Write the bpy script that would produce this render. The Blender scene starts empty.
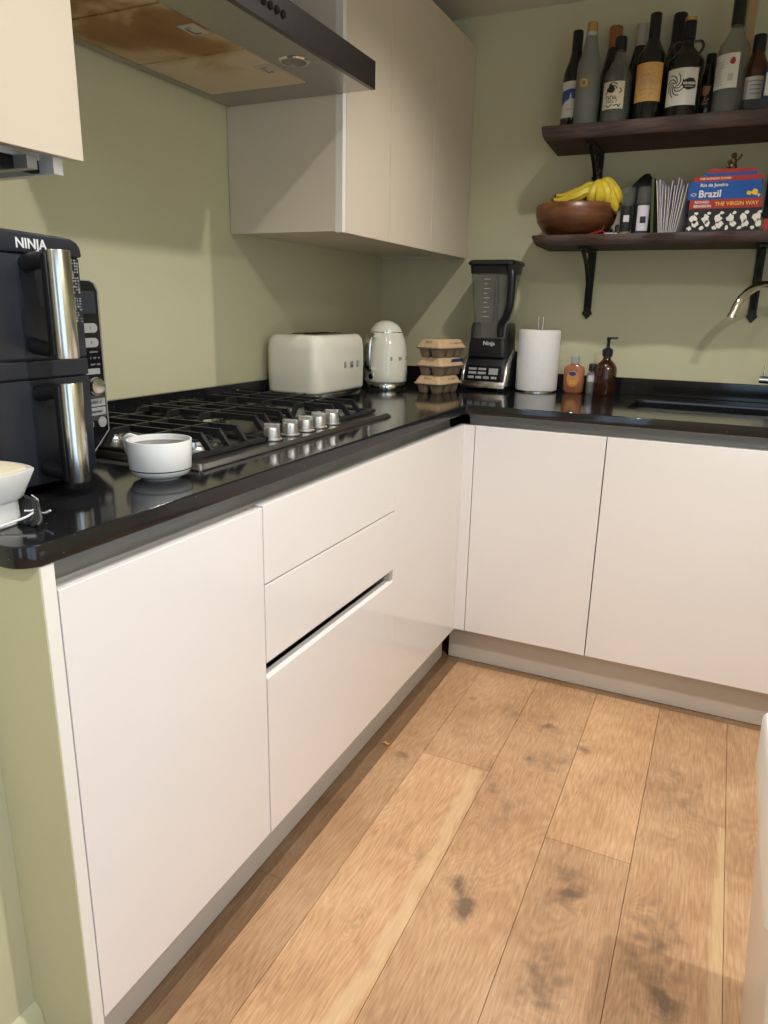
import bpy, bmesh, math, random
from mathutils import Vector, Matrix, Euler
random.seed(7)
PI = math.pi
col = bpy.context.scene.collection

# ------------------------------------------------------------------ helpers
def link(o, parent=None):
    col.objects.link(o)
    if parent is not None:
        o.parent = parent
    return o

def thing(name, label, cat, loc=(0, 0, 0), rz=0, group=None):
    o = bpy.data.objects.new(name, None)
    o.empty_display_size = 0.05
    col.objects.link(o)
    o.location = loc
    o.rotation_euler = (0, 0, rz)
    o['label'] = label
    o['category'] = cat
    if group: o['group'] = group
    return o

def tag(o, label, cat, group=None):
    o['label'] = label; o['category'] = cat
    if group: o['group'] = group
    return o

def obj(name, bm, mat, parent=None, smooth=None, loc=None, rot=None, label=None):
    bmesh.ops.recalc_face_normals(bm, faces=bm.faces)
    me = bpy.data.meshes.new(name)
    bm.to_mesh(me); bm.free()
    mats = mat if isinstance(mat, (list, tuple)) else [mat]
    for m in mats: me.materials.append(m)
    if smooth:
        for p in me.polygons: p.use_smooth = True
        try: me.set_sharp_from_angle(angle=math.radians(smooth))
        except Exception: pass
    o = bpy.data.objects.new(name, me)
    link(o, parent)
    if loc: o.location = loc
    if rot: o.rotation_euler = rot
    if label: o['label'] = label
    return o

def struct(name, bm, mat, **k):
    o = obj(name, bm, mat, **k); o['kind'] = 'structure'; return o

def BM(): return bmesh.new()

def box(bm, x0, x1, y0, y1, z0, z1, bev=0.0, seg=2, mi=0, M=None):
    vs = [bm.verts.new((x, y, z)) for x in (x0, x1) for y in (y0, y1) for z in (z0, z1)]
    idx = [(0, 1, 3, 2), (4, 6, 7, 5), (0, 4, 5, 1), (2, 3, 7, 6), (0, 2, 6, 4), (1, 5, 7, 3)]
    fs = [bm.faces.new([vs[i] for i in f]) for f in idx]
    for f in fs: f.material_index = mi
    bmesh.ops.recalc_face_normals(bm, faces=fs)
    allv = vs
    if bev > 0:
        es = list({e for f in fs for e in f.edges})
        r = bmesh.ops.bevel(bm, geom=es, offset=bev, segments=seg, profile=0.5, affect='EDGES')
        allv = list({v for f in r['faces'] for v in f.verts})
        for f in r['faces']: f.material_index = mi
    if M is not None:
        bmesh.ops.transform(bm, matrix=M, verts=list(set(allv)))
    return allv

def BX(*a, **k):
    bm = BM(); box(bm, *a, **k); return bm

def prism(bm, pts, axis, a0, a1, bev=0, seg=2, mi=0):
    """pts 2D outline, extruded along axis from a0 to a1. axis x: pts=(y,z); y: (x,z); z: (x,y)"""
    def P(p, a):
        return {'x': (a, p[0], p[1]), 'y': (p[0], a, p[1]), 'z': (p[0], p[1], a)}[axis]
    A = [bm.verts.new(P(p, a0)) for p in pts]
    B = [bm.verts.new(P(p, a1)) for p in pts]
    n = len(pts)
    fs = [bm.faces.new(A), bm.faces.new(B[::-1])]
    for i in range(n):
        fs.append(bm.faces.new([A[i], B[i], B[(i + 1) % n], A[(i + 1) % n]]))
    for f in fs: f.material_index = mi
    bmesh.ops.recalc_face_normals(bm, faces=fs)
    if bev > 0:
        es = list({e for f in fs for e in f.edges})
        bmesh.ops.bevel(bm, geom=es, offset=bev, segments=seg, profile=0.5, affect='EDGES')
    return fs

def lathe(bm, prof, n=32, cx=0, cy=0, cz=0, sx=1, sy=1, mi=0, closed=False):
    rings = []
    for r, z in prof:
        if r < 1e-6:
            rings.append([bm.verts.new((cx, cy, cz + z))])
        else:
            rings.append([bm.verts.new((cx + sx * r * math.cos(2 * PI * i / n), cy + sy * r * math.sin(2 * PI * i / n), cz + z)) for i in range(n)])
    pairs = list(zip(rings[:-1], rings[1:]))
    if closed: pairs.append((rings[-1], rings[0]))
    for a, b in pairs:
        if len(a) == 1 and len(b) == 1: continue
        for i in range(n):
            j = (i + 1) % n
            if len(a) == 1: f = bm.faces.new([a[0], b[j], b[i]])
            elif len(b) == 1: f = bm.faces.new([a[i], a[j], b[0]])
            else: f = bm.faces.new([a[i], a[j], b[j], b[i]])
            f.material_index = mi
    return bm

def LT(prof, n=32, **k):
    bm = BM(); lathe(bm, prof, n, **k); return bm

def spline(pts, n=6):
    """Catmull-Rom through pts"""
    P = [Vector(p) for p in pts]
    out = []
    for i in range(len(P) - 1):
        p0 = P[max(i - 1, 0)]; p1 = P[i]; p2 = P[i + 1]; p3 = P[min(i + 2, len(P) - 1)]
        for k in range(n):
            t = k / n
            out.append(0.5 * ((2 * p1) + (-p0 + p2) * t + (2 * p0 - 5 * p1 + 4 * p2 - p3) * t * t + (-p0 + 3 * p1 - 3 * p2 + p3) * t ** 3))
    out.append(P[-1])
    return out

def tube(bm, pts, rad, n=10, mi=0, cap=True, flat=1.0, up=None):
    P = [Vector(p) for p in pts]
    if not isinstance(rad, (list, tuple)): rad = [rad] * len(P)
    elif len(rad) != len(P):
        R = rad; rad = []
        for i in range(len(P)):
            t = i / (len(P) - 1) * (len(R) - 1); a = min(int(t), len(R) - 2); f = t - a
            rad.append(R[a] * (1 - f) + R[a + 1] * f)
    rings = []
    ref = Vector(up) if up else Vector((0, 0, 1))
    t0 = (P[1] - P[0]).normalized()
    if abs(t0.dot(ref)) > 0.95: ref = Vector((1, 0, 0))
    nrm = (ref - t0 * ref.dot(t0)).normalized()
    for i, p in enumerate(P):
        t = (P[min(i + 1, len(P) - 1)] - P[max(i - 1, 0)]).normalized()
        nrm = (nrm - t * nrm.dot(t)).normalized()
        b = t.cross(nrm)
        rings.append([bm.verts.new(p + rad[i] * (math.cos(2 * PI * k / n) * nrm * flat + math.sin(2 * PI * k / n) * b)) for k in range(n)])
    for a, b in zip(rings[:-1], rings[1:]):
        for i in range(n):
            f = bm.faces.new([a[i], a[(i + 1) % n], b[(i + 1) % n], b[i]]); f.material_index = mi
    if cap:
        for r in (rings[0], rings[-1]):
            f = bm.faces.new(r); f.material_index = mi
    return bm

def TB(*a, **k):
    bm = BM(); tube(bm, *a, **k); return bm

def bar(bm, p, q, w, h, mi=0):
    """square bar from p to q: w horizontal width, h height"""
    p = Vector(p); q = Vector(q); d = (q - p).normalized()
    s = d.cross(Vector((0, 0, 1)))
    if s.length < 1e-4: s = Vector((1, 0, 0))
    s.normalize(); u = s.cross(d).normalized()
    c = [(-1, -1), (1, -1), (1, 1), (-1, 1)]
    A = [bm.verts.new(p + s * w / 2 * a + u * h / 2 * b) for a, b in c]
    B = [bm.verts.new(q + s * w / 2 * a + u * h / 2 * b) for a, b in c]
    bm.faces.new(A); bm.faces.new(B[::-1])
    for i in range(4): bm.faces.new([A[i], B[i], B[(i + 1) % 4], A[(i + 1) % 4]])

def text_bm(s, size, ext=0.0004, spacing=1.0, bold=0.0, sx=1.0):
    """text mesh centred at origin in the XY plane, facing +z"""
    cu = bpy.data.curves.new('lettering', 'FONT')
    cu.body = s; cu.size = size; cu.align_x = 'CENTER'; cu.align_y = 'CENTER'
    cu.extrude = ext; cu.space_character = spacing; cu.offset = bold; cu.resolution_u = 3
    o = bpy.data.objects.new('lettering', cu); col.objects.link(o)
    dg = bpy.context.evaluated_depsgraph_get()
    me = bpy.data.meshes.new_from_object(o.evaluated_get(dg))
    bpy.data.objects.remove(o); bpy.data.curves.remove(cu)
    bm = BM(); bm.from_mesh(me); bpy.data.meshes.remove(me)
    if sx != 1.0:
        for v in bm.verts: v.co.x *= sx
    return bm

def xf(bm, M):
    bmesh.ops.transform(bm, matrix=M, verts=bm.verts); return bm

def merge(dst, src):
    me = bpy.data.meshes.new('tmp'); src.to_mesh(me); src.free()
    dst.from_mesh(me); bpy.data.meshes.remove(me); return dst

FACE_NY = Matrix.Rotation(PI / 2, 4, 'X')                      # text facing -y
FACE_PX = Matrix.Rotation(PI / 2, 4, 'Z') @ Matrix.Rotation(PI / 2, 4, 'X')  # text facing +x, reads along +y

def wrap(bm, r, zc, ang):
    """flat artwork in XY (z = height above surface) wrapped on a cylinder; ang = direction it faces"""
    if bm.verts:
        x0 = min(v.co.x for v in bm.verts); x1 = max(v.co.x for v in bm.verts); k = x0 + 0.004
        while k < x1:
            bmesh.ops.bisect_plane(bm, geom=bm.verts[:] + bm.edges[:] + bm.faces[:], plane_co=(k, 0, 0), plane_no=(1, 0, 0)); k += 0.004
    for v in bm.verts:
        x, y, z = v.co
        a = ang + x / r
        v.co = Vector(((r + z) * math.cos(a), (r + z) * math.sin(a), zc + y))
    return bm

def patch(r, z0, z1, a0, a1, t=0.0004, n=14):
    """thin curved label with thickness"""
    bm = BM(); g = []
    for rr in (r, r + t):
        for z in (z0, z1):
            g.append([bm.verts.new((rr * math.cos(a0 + (a1 - a0) * i / n), rr * math.sin(a0 + (a1 - a0) * i / n), z)) for i in range(n + 1)])
    i0, i1, o0, o1 = g
    for k in range(n):
        for a, b in ((i0, i1), (i1, o1), (o1, o0), (o0, i0)):
            bm.faces.new([a[k], a[k + 1], b[k + 1], b[k]])
    for k in (0, n): bm.faces.new([i0[k], i1[k], o1[k], o0[k]])
    return bm

def flatpoly(pts, h=0.0003):
    bm = BM(); prism(bm, pts, 'z', 0, h); return bm

def blob(cx, cy, rx, ry, n=14, jit=0.25, seed=0, h=0.0003):
    r = random.Random(seed)
    return flatpoly([(cx + rx * math.cos(2 * PI * i / n) * (1 + r.uniform(-jit, jit)), cy + ry * math.sin(2 * PI * i / n) * (1 + r.uniform(-jit, jit))) for i in range(n)], h)

def strokes(paths, w, h=0.0003):
    """flat ribbons along 2D paths"""
    bm = BM()
    for path in paths:
        P = spline([(x, y, 0) for x, y in path], 5) if len(path) > 2 else [Vector((x, y, 0)) for x, y in path]
        L = []; R_ = []
        for i, p in enumerate(P):
            t = (P[min(i + 1, len(P) - 1)] - P[max(i - 1, 0)]).normalized()
            s = Vector((-t.y, t.x, 0)) * w / 2
            L.append((p + s)); R_.append((p - s))
        for i in range(len(P) - 1):
            q = [L[i], L[i + 1], R_[i + 1], R_[i]]
            lo = [bm.verts.new((v.x, v.y, 0)) for v in q]; hi = [bm.verts.new((v.x, v.y, h)) for v in q]
            bm.faces.new(hi); bm.faces.new(lo[::-1])
            for k in range(4): bm.faces.new([lo[k], lo[(k + 1) % 4], hi[(k + 1) % 4], hi[k]])
    return bm

def squiggle(w, h, n, seed=0, t=0.0003):
    """row of tiny unreadable letter strokes"""
    r = random.Random(seed); bm = BM(); dx = w / n
    for i in range(n):
        x = -w / 2 + i * dx; k = r.random()
        if k < 0.12: continue
        box(bm, x, x + dx * 0.28, -h / 2, h / 2, 0, t)
        if k < 0.5: box(bm, x + dx * 0.28, x + dx * 0.75, h / 2 - h * 0.25, h / 2, 0, t)
        elif k < 0.8: box(bm, x + dx * 0.28, x + dx * 0.75, -h / 2, -h / 2 + h * 0.25, 0, t)
        if k > 0.4: box(bm, x + dx * 0.55, x + dx * 0.78, -h / 2 + h * 0.25, h / 2 - h * 0.25, 0, t)
    return bm

def copy_tree(o, parent=None):
    c = o.copy(); col.objects.link(c); c.parent = parent
    for ch in list(o.children): copy_tree(ch, c)
    return c

# ------------------------------------------------------------------ materials
def srgb(h):
    h = h.lstrip('#'); c = [int(h[i:i + 2], 16) / 255 for i in (0, 2, 4)]
    return tuple((x / 12.92 if x <= 0.04045 else ((x + 0.055) / 1.055) ** 2.4) for x in c) + (1,)

def mat(name, c, rough=0.5, metal=0.0, coat=0.0, trans=0.0, ior=1.45, vary=0.0, vscale=8, bump=0.0, bscale=40, spec=0.5, aniso=None, sub=0.0):
    m = bpy.data.materials.new(name); m.use_nodes = True
    nt = m.node_tree; b = nt.nodes['Principled BSDF']
    if isinstance(c, str): c = srgb(c)
    b.inputs['Base Color'].default_value = c
    b.inputs['Roughness'].default_value = rough
    b.inputs['Metallic'].default_value = metal
    b.inputs['Coat Weight'].default_value = coat
    b.inputs['Coat Roughness'].default_value = 0.04
    b.inputs['Transmission Weight'].default_value = trans
    b.inputs['IOR'].default_value = ior
    b.inputs['Specular IOR Level'].default_value = spec
    if sub: 
        b.inputs['Subsurface Weight'].default_value = sub
        b.inputs['Subsurface Radius'].default_value = (0.01, 0.008, 0.006)
    tc = nt.nodes.new('ShaderNodeTexCoord')
    if vary or True:
        nz = nt.nodes.new('ShaderNodeTexNoise'); nz.inputs['Scale'].default_value = vscale; nz.inputs['Detail'].default_value = 4
        mp = nt.nodes.new('ShaderNodeMapping')
        if aniso: mp.inputs['Scale'].default_value = aniso
        nt.links.new(tc.outputs['Object'], mp.inputs['Vector']); nt.links.new(mp.outputs[0], nz.inputs['Vector'])
        rp = nt.nodes.new('ShaderNodeMapRange'); rp.inputs['From Min'].default_value = 0.3; rp.inputs['From Max'].default_value = 0.7
        v = vary if vary else 0.02
        rp.inputs['To Min'].default_value = 1 - v; rp.inputs['To Max'].default_value = 1 + v
        nt.links.new(nz.outputs['Fac'], rp.inputs['Value'])
        mx = nt.nodes.new('ShaderNodeVectorMath'); mx.operation = 'SCALE'; mx.inputs[0].default_value = c[:3]
        nt.links.new(rp.outputs[0], mx.inputs['Scale']); nt.links.new(mx.outputs[0], b.inputs['Base Color'])
    if bump:
        n2 = nt.nodes.new('ShaderNodeTexNoise'); n2.inputs['Scale'].default_value = bscale; n2.inputs['Detail'].default_value = 3
        nt.links.new(tc.outputs['Object'], n2.inputs['Vector'])
        bp = nt.nodes.new('ShaderNodeBump'); bp.inputs['Strength'].default_value = bump; bp.inputs['Distance'].default_value = 0.002
        nt.links.new(n2.outputs['Fac'], bp.inputs['Height']); nt.links.new(bp.outputs[0], b.inputs['Normal'])
    return m

M = {}
M['wall'] = mat('sage_paint', '#cac5a3', 0.55, vary=0.03, vscale=2.5, bump=0.08, bscale=60)
M['ceiling'] = mat('ceiling_paint', '#d5cfbf', 0.8, vary=0.02, bump=0.05)
M['skirting'] = mat('skirting_paint', '#cfcba8', 0.4)
M['white'] = mat('gloss_white_door', '#ebe6e3', 0.13, coat=0.35, vary=0.008, vscale=3)
M['wallunit'] = mat('satin_cashmere', '#dacdb8', 0.35, vary=0.01, vscale=3)
M['edge'] = mat('white_edge', '#ece8e0', 0.3)
M['carcass'] = mat('carcass_board', '#b9b3a6', 0.5)
M['steel'] = mat('brushed_steel', (0.42, 0.41, 0.39, 1), 0.28, 1.0, vary=0.08, vscale=40, aniso=(1, 12, 1))
M['hoodsteel'] = mat('dark_hood_steel', (0.115, 0.108, 0.108, 1), 0.36, 1.0, vary=0.06, vscale=30, aniso=(1, 14, 1))
M['alu'] = mat('channel_aluminium', (0.40, 0.39, 0.37, 1), 0.42, 0.35, vary=0.03)
M['plinth'] = mat('plinth_board', '#c3bbb0', 0.3, 0.1, vary=0.02)
M['chrome'] = mat('chrome', (0.85, 0.85, 0.86, 1), 0.06, 1.0)
M['knob'] = mat('satin_knob', (0.55, 0.53, 0.50, 1), 0.36, 0.9)
M['satinchrome'] = mat('satin_chrome', (0.72, 0.70, 0.66, 1), 0.22, 1.0)
M['black'] = mat('black_plastic', (0.012, 0.012, 0.014, 1), 0.35)
M['gap'] = mat('dark_gap', (0.006, 0.006, 0.006, 1), 0.8)
M['gloss_black'] = mat('gloss_black', (0.008, 0.008, 0.010, 1), 0.08, coat=0.5)
M['iron'] = mat('cast_iron', (0.014, 0.014, 0.014, 1), 0.45, 0.2, vary=0.2, bump=0.2, bscale=200)
M['bracket'] = mat('wrought_iron', (0.012, 0.011, 0.011, 1), 0.4, 0.3, vary=0.3, vscale=60, bump=0.3, bscale=120)
M['navy'] = mat('charcoal_blue_plastic', (0.022, 0.024, 0.031, 1), 0.33, vary=0.05)
M['cream'] = mat('cream_enamel', '#e4dfce', 0.10, coat=0.6, vary=0.008)
M['china'] = mat('white_china', '#e8e6e2', 0.12, coat=0.4)
M['ink'] = mat('black_ink', (0.01, 0.01, 0.01, 1), 0.5)
M['greyink'] = mat('grey_print', (0.30, 0.29, 0.27, 1), 0.5)
M['whiteink'] = mat('white_print', (0.75, 0.75, 0.75, 1), 0.5)
M['pill'] = mat('button_grey', (0.33, 0.33, 0.32, 1), 0.4)
M['display'] = mat('display_glass', (0.03, 0.037, 0.045, 1), 0.1)
M['coffee'] = mat('coffee', (0.035, 0.014, 0.006, 1), 0.1)
M['eggtan'] = mat('tan_pulp', '#bfa17c', 0.85, vary=0.08, vscale=60, bump=0.4, bscale=150)
M['egggrey'] = mat('grey_pulp', '#8f7d66', 0.9, vary=0.1, vscale=60, bump=0.4, bscale=150)
M['bluelabel'] = mat('blue_label', '#1f3f78', 0.5)
M['tissue'] = mat('tissue_paper', '#e9e6e2', 0.9, vary=0.02, vscale=60, bump=0.5, bscale=90)
M['clear'] = mat('clear_plastic', (0.97, 0.97, 0.97, 1), 0.03, trans=1.0, ior=1.25)
M['glass'] = mat('bottle_glass', (0.90, 0.94, 0.92, 1), 0.02, trans=1.0, ior=1.3)
def thin(name, c, alpha, rough=0.04):
    m = mat(name, c, rough, coat=0.3); m.node_tree.nodes['Principled BSDF'].inputs['Alpha'].default_value = alpha; return m
M['frost'] = mat('frosted_glass', (0.36, 0.37, 0.33, 1), 0.35, trans=0.55, ior=1.3)
M['smoke'] = thin('smoky_jar', (0.26, 0.26, 0.235, 1), 0.26)
M['jarglass'] = thin('clear_jar_glass', (0.24, 0.25, 0.21, 1), 0.24)
M['darkglass'] = mat('dark_bottle_glass', (0.006, 0.008, 0.007, 1), 0.07, coat=0.5)
M['amber'] = mat('amber_glass', (0.040, 0.012, 0.004, 1), 0.06, coat=0.5)
M['brownglass'] = mat('brown_spirit', (0.06, 0.018, 0.007, 1), 0.08, coat=0.5)
M['orangesoap'] = mat('orange_soap', '#b0714f', 0.12, trans=0.2)
M['paper'] = mat('label_paper', '#d8d4c8', 0.6, vary=0.03, vscale=60)
M['yellowpaper'] = mat('yellow_label', '#d9a860', 0.6, vary=0.05, vscale=80)
M['creamlabel'] = mat('cream_label', '#d6cbb0', 0.6, vary=0.05, vscale=80)
M['bluep'] = mat('blue_print', '#33508f', 0.45)
M['redp'] = mat('red_print', '#9c2a26', 0.45, vary=0.04)
M['book_blue'] = mat('book_blue', '#164f96', 0.35, vary=0.06, vscale=30)
M['yellowp'] = mat('yellow_print', '#d9b23a', 0.5)
M['orangep'] = mat('orange_print', '#c88a55', 0.5)
M['gold'] = mat('gold_cap', (0.62, 0.42, 0.14, 1), 0.35, 0.7)
M['copper'] = mat('copper_foil', (0.45, 0.20, 0.08, 1), 0.4, 0.7, bump=0.3)
M['silverfoil'] = mat('silver_foil', (0.55, 0.54, 0.50, 1), 0.4, 0.4, bump=0.3)
M['ban'] = mat('banana_skin', '#c9b030', 0.5, vary=0.12, vscale=30)
M['bantip'] = mat('banana_tip', '#4a3a16', 0.7)
M['sheet'] = mat('letter_paper', '#cfc9d2', 0.7, vary=0.03)
M['green'] = mat('olive_card', '#3f4720', 0.6)
M['brass'] = mat('brass_figure', (0.13, 0.09, 0.045, 1), 0.4, 0.8, vary=0.2, vscale=80)
M['cable'] = mat('cable_rubber', (0.035, 0.035, 0.035, 1), 0.3)
M['binwhite'] = mat('bin_plastic', '#ece6e0', 0.3, vary=0.01)
M['palewood'] = mat('pale_wood', '#b79c70', 0.6, vary=0.1, vscale=20, aniso=(1, 1, 0.1))
M['filter_clean'] = None

def node_mat(name):
    m = bpy.data.materials.new(name); m.use_nodes = True
    nt = m.node_tree; return m, nt, nt.nodes['Principled BSDF']

def N(nt, t, **k):
    n = nt.nodes.new(t)
    for a, v in k.items(): setattr(n, a, v)
    return n

def ramp(nt, stops):
    r = N(nt, 'ShaderNodeValToRGB'); e = r.color_ramp.elements
    e[0].position, e[0].color = stops[0]; e[1].position, e[1].color = stops[-1]
    for p, c in stops[1:-1]:
        x = e.new(p); x.color = c
    return r

# black speckled stone
m, nt, b = node_mat('black_speckled_quartz')
tc = N(nt, 'ShaderNodeTexCoord'); vo = N(nt, 'ShaderNodeTexVoronoi'); vo.inputs['Scale'].default_value = 70
nt.links.new(tc.outputs['Object'], vo.inputs['Vector'])
r = ramp(nt, [(0.0, (0.60, 0.60, 0.56, 1)), (0.06, (0.40, 0.40, 0.37, 1)), (0.08, (0.010, 0.010, 0.011, 1))])
nz = N(nt, 'ShaderNodeTexNoise'); nz.inputs['Scale'].default_value = 14
nt.links.new(tc.outputs['Object'], nz.inputs['Vector'])
ad = N(nt, 'ShaderNodeMath', operation='ADD'); mr = N(nt, 'ShaderNodeMapRange')
mr.inputs['From Min'].default_value = 0.35; mr.inputs['From Max'].default_value = 0.65; mr.inputs['To Min'].default_value = 0.055; mr.inputs['To Max'].default_value = 0.0
nt.links.new(nz.outputs['Fac'], mr.inputs['Value']); nt.links.new(vo.outputs['Distance'], ad.inputs[0]); nt.links.new(mr.outputs[0], ad.inputs[1])
nt.links.new(ad.outputs[0], r.inputs['Fac']); nt.links.new(r.outputs[0], b.inputs['Base Color'])
b.inputs['Roughness'].default_value = 0.10
M['stone'] = m

# dark rustic shelf wood
def wood(name, dark, light, axis_scale, rough=0.5, scale=6.0, dist=3.0, bump=0.3):
    m, nt, b = node_mat(name)
    tc = N(nt, 'ShaderNodeTexCoord'); mp = N(nt, 'ShaderNodeMapping'); mp.inputs['Scale'].default_value = axis_scale
    nz = N(nt, 'ShaderNodeTexNoise'); nz.inputs['Scale'].default_value = scale; nz.inputs['Detail'].default_value = 6; nz.inputs['Distortion'].default_value = dist
    nt.links.new(tc.outputs['Object'], mp.inputs[0]); nt.links.new(mp.outputs[0], nz.inputs['Vector'])
    r = ramp(nt, [(0.3, dark), (0.7, light)])
    nt.links.new(nz.outputs['Fac'], r.inputs['Fac']); nt.links.new(r.outputs[0], b.inputs['Base Color'])
    bp = N(nt, 'ShaderNodeBump'); bp.inputs['Strength'].default_value = bump; bp.inputs['Distance'].default_value = 0.004
    nt.links.new(nz.outputs['Fac'], bp.inputs['Height']); nt.links.new(bp.outputs[0], b.inputs['Normal'])
    b.inputs['Roughness'].default_value = rough
    return m
M['shelfwood'] = wood('dark_rustic_wood', (0.012, 0.006, 0.004, 1), (0.060, 0.026, 0.015, 1), (1.2, 10, 10), 0.62, 5, 1.5, 0.5)
M['bowlwood'] = wood('acacia_wood', (0.060, 0.020, 0.008, 1), (0.21, 0.080, 0.030, 1), (2, 2, 14), 0.35, 4, 0.6, 0.05)

# greasy hood filters
m, nt, b = node_mat('greasy_filter_mesh')
tc = N(nt, 'ShaderNodeTexCoord'); nz = N(nt, 'ShaderNodeTexNoise'); nz.inputs['Scale'].default_value = 5; nz.inputs['Detail'].default_value = 5; nz.inputs['Distortion'].default_value = 0.8
nt.links.new(tc.outputs['Object'], nz.inputs['Vector'])
gr = N(nt, 'ShaderNodeSeparateXYZ'); nt.links.new(tc.outputs['Object'], gr.inputs[0])
# grease densest in the middle filter (a stain with its own shape)
d = N(nt, 'ShaderNodeVectorMath', operation='SUBTRACT'); d.inputs[1].default_value = (0.17, -1.49, 1.69)
s = N(nt, 'ShaderNodeVectorMath', operation='MULTIPLY'); s.inputs[1].default_value = (6.0, 5.6, 0)
l = N(nt, 'ShaderNodeVectorMath', operation='LENGTH')
nt.links.new(tc.outputs['Object'], d.inputs[0]); nt.links.new(d.outputs[0], s.inputs[0]); nt.links.new(s.outputs[0], l.inputs[0])
mm = N(nt, 'ShaderNodeMath', operation='MULTIPLY_ADD'); mm.inputs[1].default_value = 1.5; 
nt.links.new(nz.outputs['Fac'], mm.inputs[0]); 
sb = N(nt, 'ShaderNodeMath', operation='MULTIPLY'); sb.inputs[1].default_value = -0.55
nt.links.new(l.outputs['Value'], sb.inputs[0]); nt.links.new(sb.outputs[0], mm.inputs[2])
r = ramp(nt, [(0.02, (0.62, 0.52, 0.36, 1)), (0.22, (0.50, 0.36, 0.18, 1)), (0.38, (0.30, 0.155, 0.045, 1)), (0.62, (0.21, 0.09, 0.018, 1))])
nt.links.new(mm.outputs[0], r.inputs['Fac']); nt.links.new(r.outputs[0], b.inputs['Base Color'])
b.inputs['Metallic'].default_value = 0.25; b.inputs['Roughness'].default_value = 0.45
vo = N(nt, 'ShaderNodeTexVoronoi'); vo.inputs['Scale'].default_value = 180; nt.links.new(tc.outputs['Object'], vo.inputs['Vector'])
bp = N(nt, 'ShaderNodeBump'); bp.inputs['Strength'].default_value = 0.15; bp.inputs['Distance'].default_value = 0.002
nt.links.new(vo.outputs['Distance'], bp.inputs['Height']); nt.links.new(bp.outputs[0], b.inputs['Normal'])
M['filter'] = m

# oak floor -------------------------------------------------------------
KNOTS = [  # x, y, radius, strength
    (0.985, -0.86, 0.030, 1.0), (1.10, -0.93, 0.022, 0.9), (1.06, -1.06, 0.020, 0.8), (0.98, -1.05, 0.022, 0.8),
    (0.87, -0.84, 0.030, 0.7), (0.73, -0.82, 0.014, 0.8), (0.885, -1.12, 0.012, 0.9), (1.36, -1.02, 0.075, 0.65),
    (1.345, -1.53, 0.055, 0.8), (1.365, -1.66, 0.022, 1.2), (1.16, -1.48, 0.035, 1.0), (1.17, -1.73, 0.045, 1.0),
    (0.97, -1.30, 0.018, 0.9), (0.945, -1.56, 0.024, 1.0), (0.985, -1.62, 0.022, 1.0), (0.84, -1.50, 0.022, 0.6),
    (0.66, -1.20, 0.025, 0.8), (0.69, -1.30, 0.02, 0.7), (0.92, -1.22, 0.02, 0.5), (1.02, -1.22, 0.016, 0.5),
    (0.80, -1.75, 0.03, 0.6), (1.0, -2.05, 0.03, 0.8), (1.2, -2.2, 0.04, 0.8), (1.55, -1.2, 0.04, 0.6)]
m, nt, b = node_mat('oak_floor_boards')
L = nt.links.new
geo = N(nt, 'ShaderNodeNewGeometry')
pos = geo.outputs['Position']
at = N(nt, 'ShaderNodeAttribute'); at.attribute_name = 'board'
warp_sum = None; dark_sum = None
for (kx, ky, kr, ks) in KNOTS:
    sub = N(nt, 'ShaderNodeVectorMath', operation='SUBTRACT'); sub.inputs[1].default_value = (kx, ky, 0); L(pos, sub.inputs[0])
    sc = N(nt, 'ShaderNodeVectorMath', operation='MULTIPLY'); sc.inputs[1].default_value = (1 / kr, 0.62 / kr, 0); L(sub.outputs[0], sc.inputs[0])
    ln = N(nt, 'ShaderNodeVectorMath', operation='LENGTH'); L(sc.outputs[0], ln.inputs[0])
    # gaussian-like falloff 1/(1+d^4)
    pw = N(nt, 'ShaderNodeMath', operation='POWER'); pw.inputs[1].default_value = 2.2; L(ln.outputs['Value'], pw.inputs[0])
    ad = N(nt, 'ShaderNodeMath', operation='ADD'); ad.inputs[1].default_value = 1; L(pw.outputs[0], ad.inputs[0])
    dv = N(nt, 'ShaderNodeMath', operation='DIVIDE'); dv.inputs[0].default_value = ks; L(ad.outputs[0], dv.inputs[1])
    if dark_sum is None: dark_sum = dv.outputs[0]
    else:
        a2 = N(nt, 'ShaderNodeMath', operation='ADD'); L(dark_sum, a2.inputs[0]); L(dv.outputs[0], a2.inputs[1]); dark_sum = a2.outputs[0]
# grain coordinates: stretched along y, shifted per board, warped around knots
off = N(nt, 'ShaderNodeMath', operation='MULTIPLY'); off.inputs[1].default_value = 37.0; L(at.outputs['Fac'], off.inputs[0])
cmb = N(nt, 'ShaderNodeCombineXYZ'); L(off.outputs[0], cmb.inputs[0]); L(off.outputs[0], cmb.inputs[1])
wv = N(nt, 'ShaderNodeMath', operation='MULTIPLY'); wv.inputs[1].default_value = 0.10; L(dark_sum, wv.inputs[0]); L(wv.outputs[0], cmb.inputs[2])
sp = N(nt, 'ShaderNodeVectorMath', operation='MULTIPLY'); sp.inputs[1].default_value = (1, 0.16, 0); L(pos, sp.inputs[0])
pv = N(nt, 'ShaderNodeVectorMath', operation='ADD'); L(sp.outputs[0], pv.inputs[0]); L(cmb.outputs[0], pv.inputs[1])
big = N(nt, 'ShaderNodeTexNoise'); big.inputs['Scale'].default_value = 7.0; big.inputs['Detail'].default_value = 2; big.inputs['Roughness'].default_value = 0.4; big.inputs['Distortion'].default_value = 0.6; L(pv.outputs[0], big.inputs['Vector'])
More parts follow.
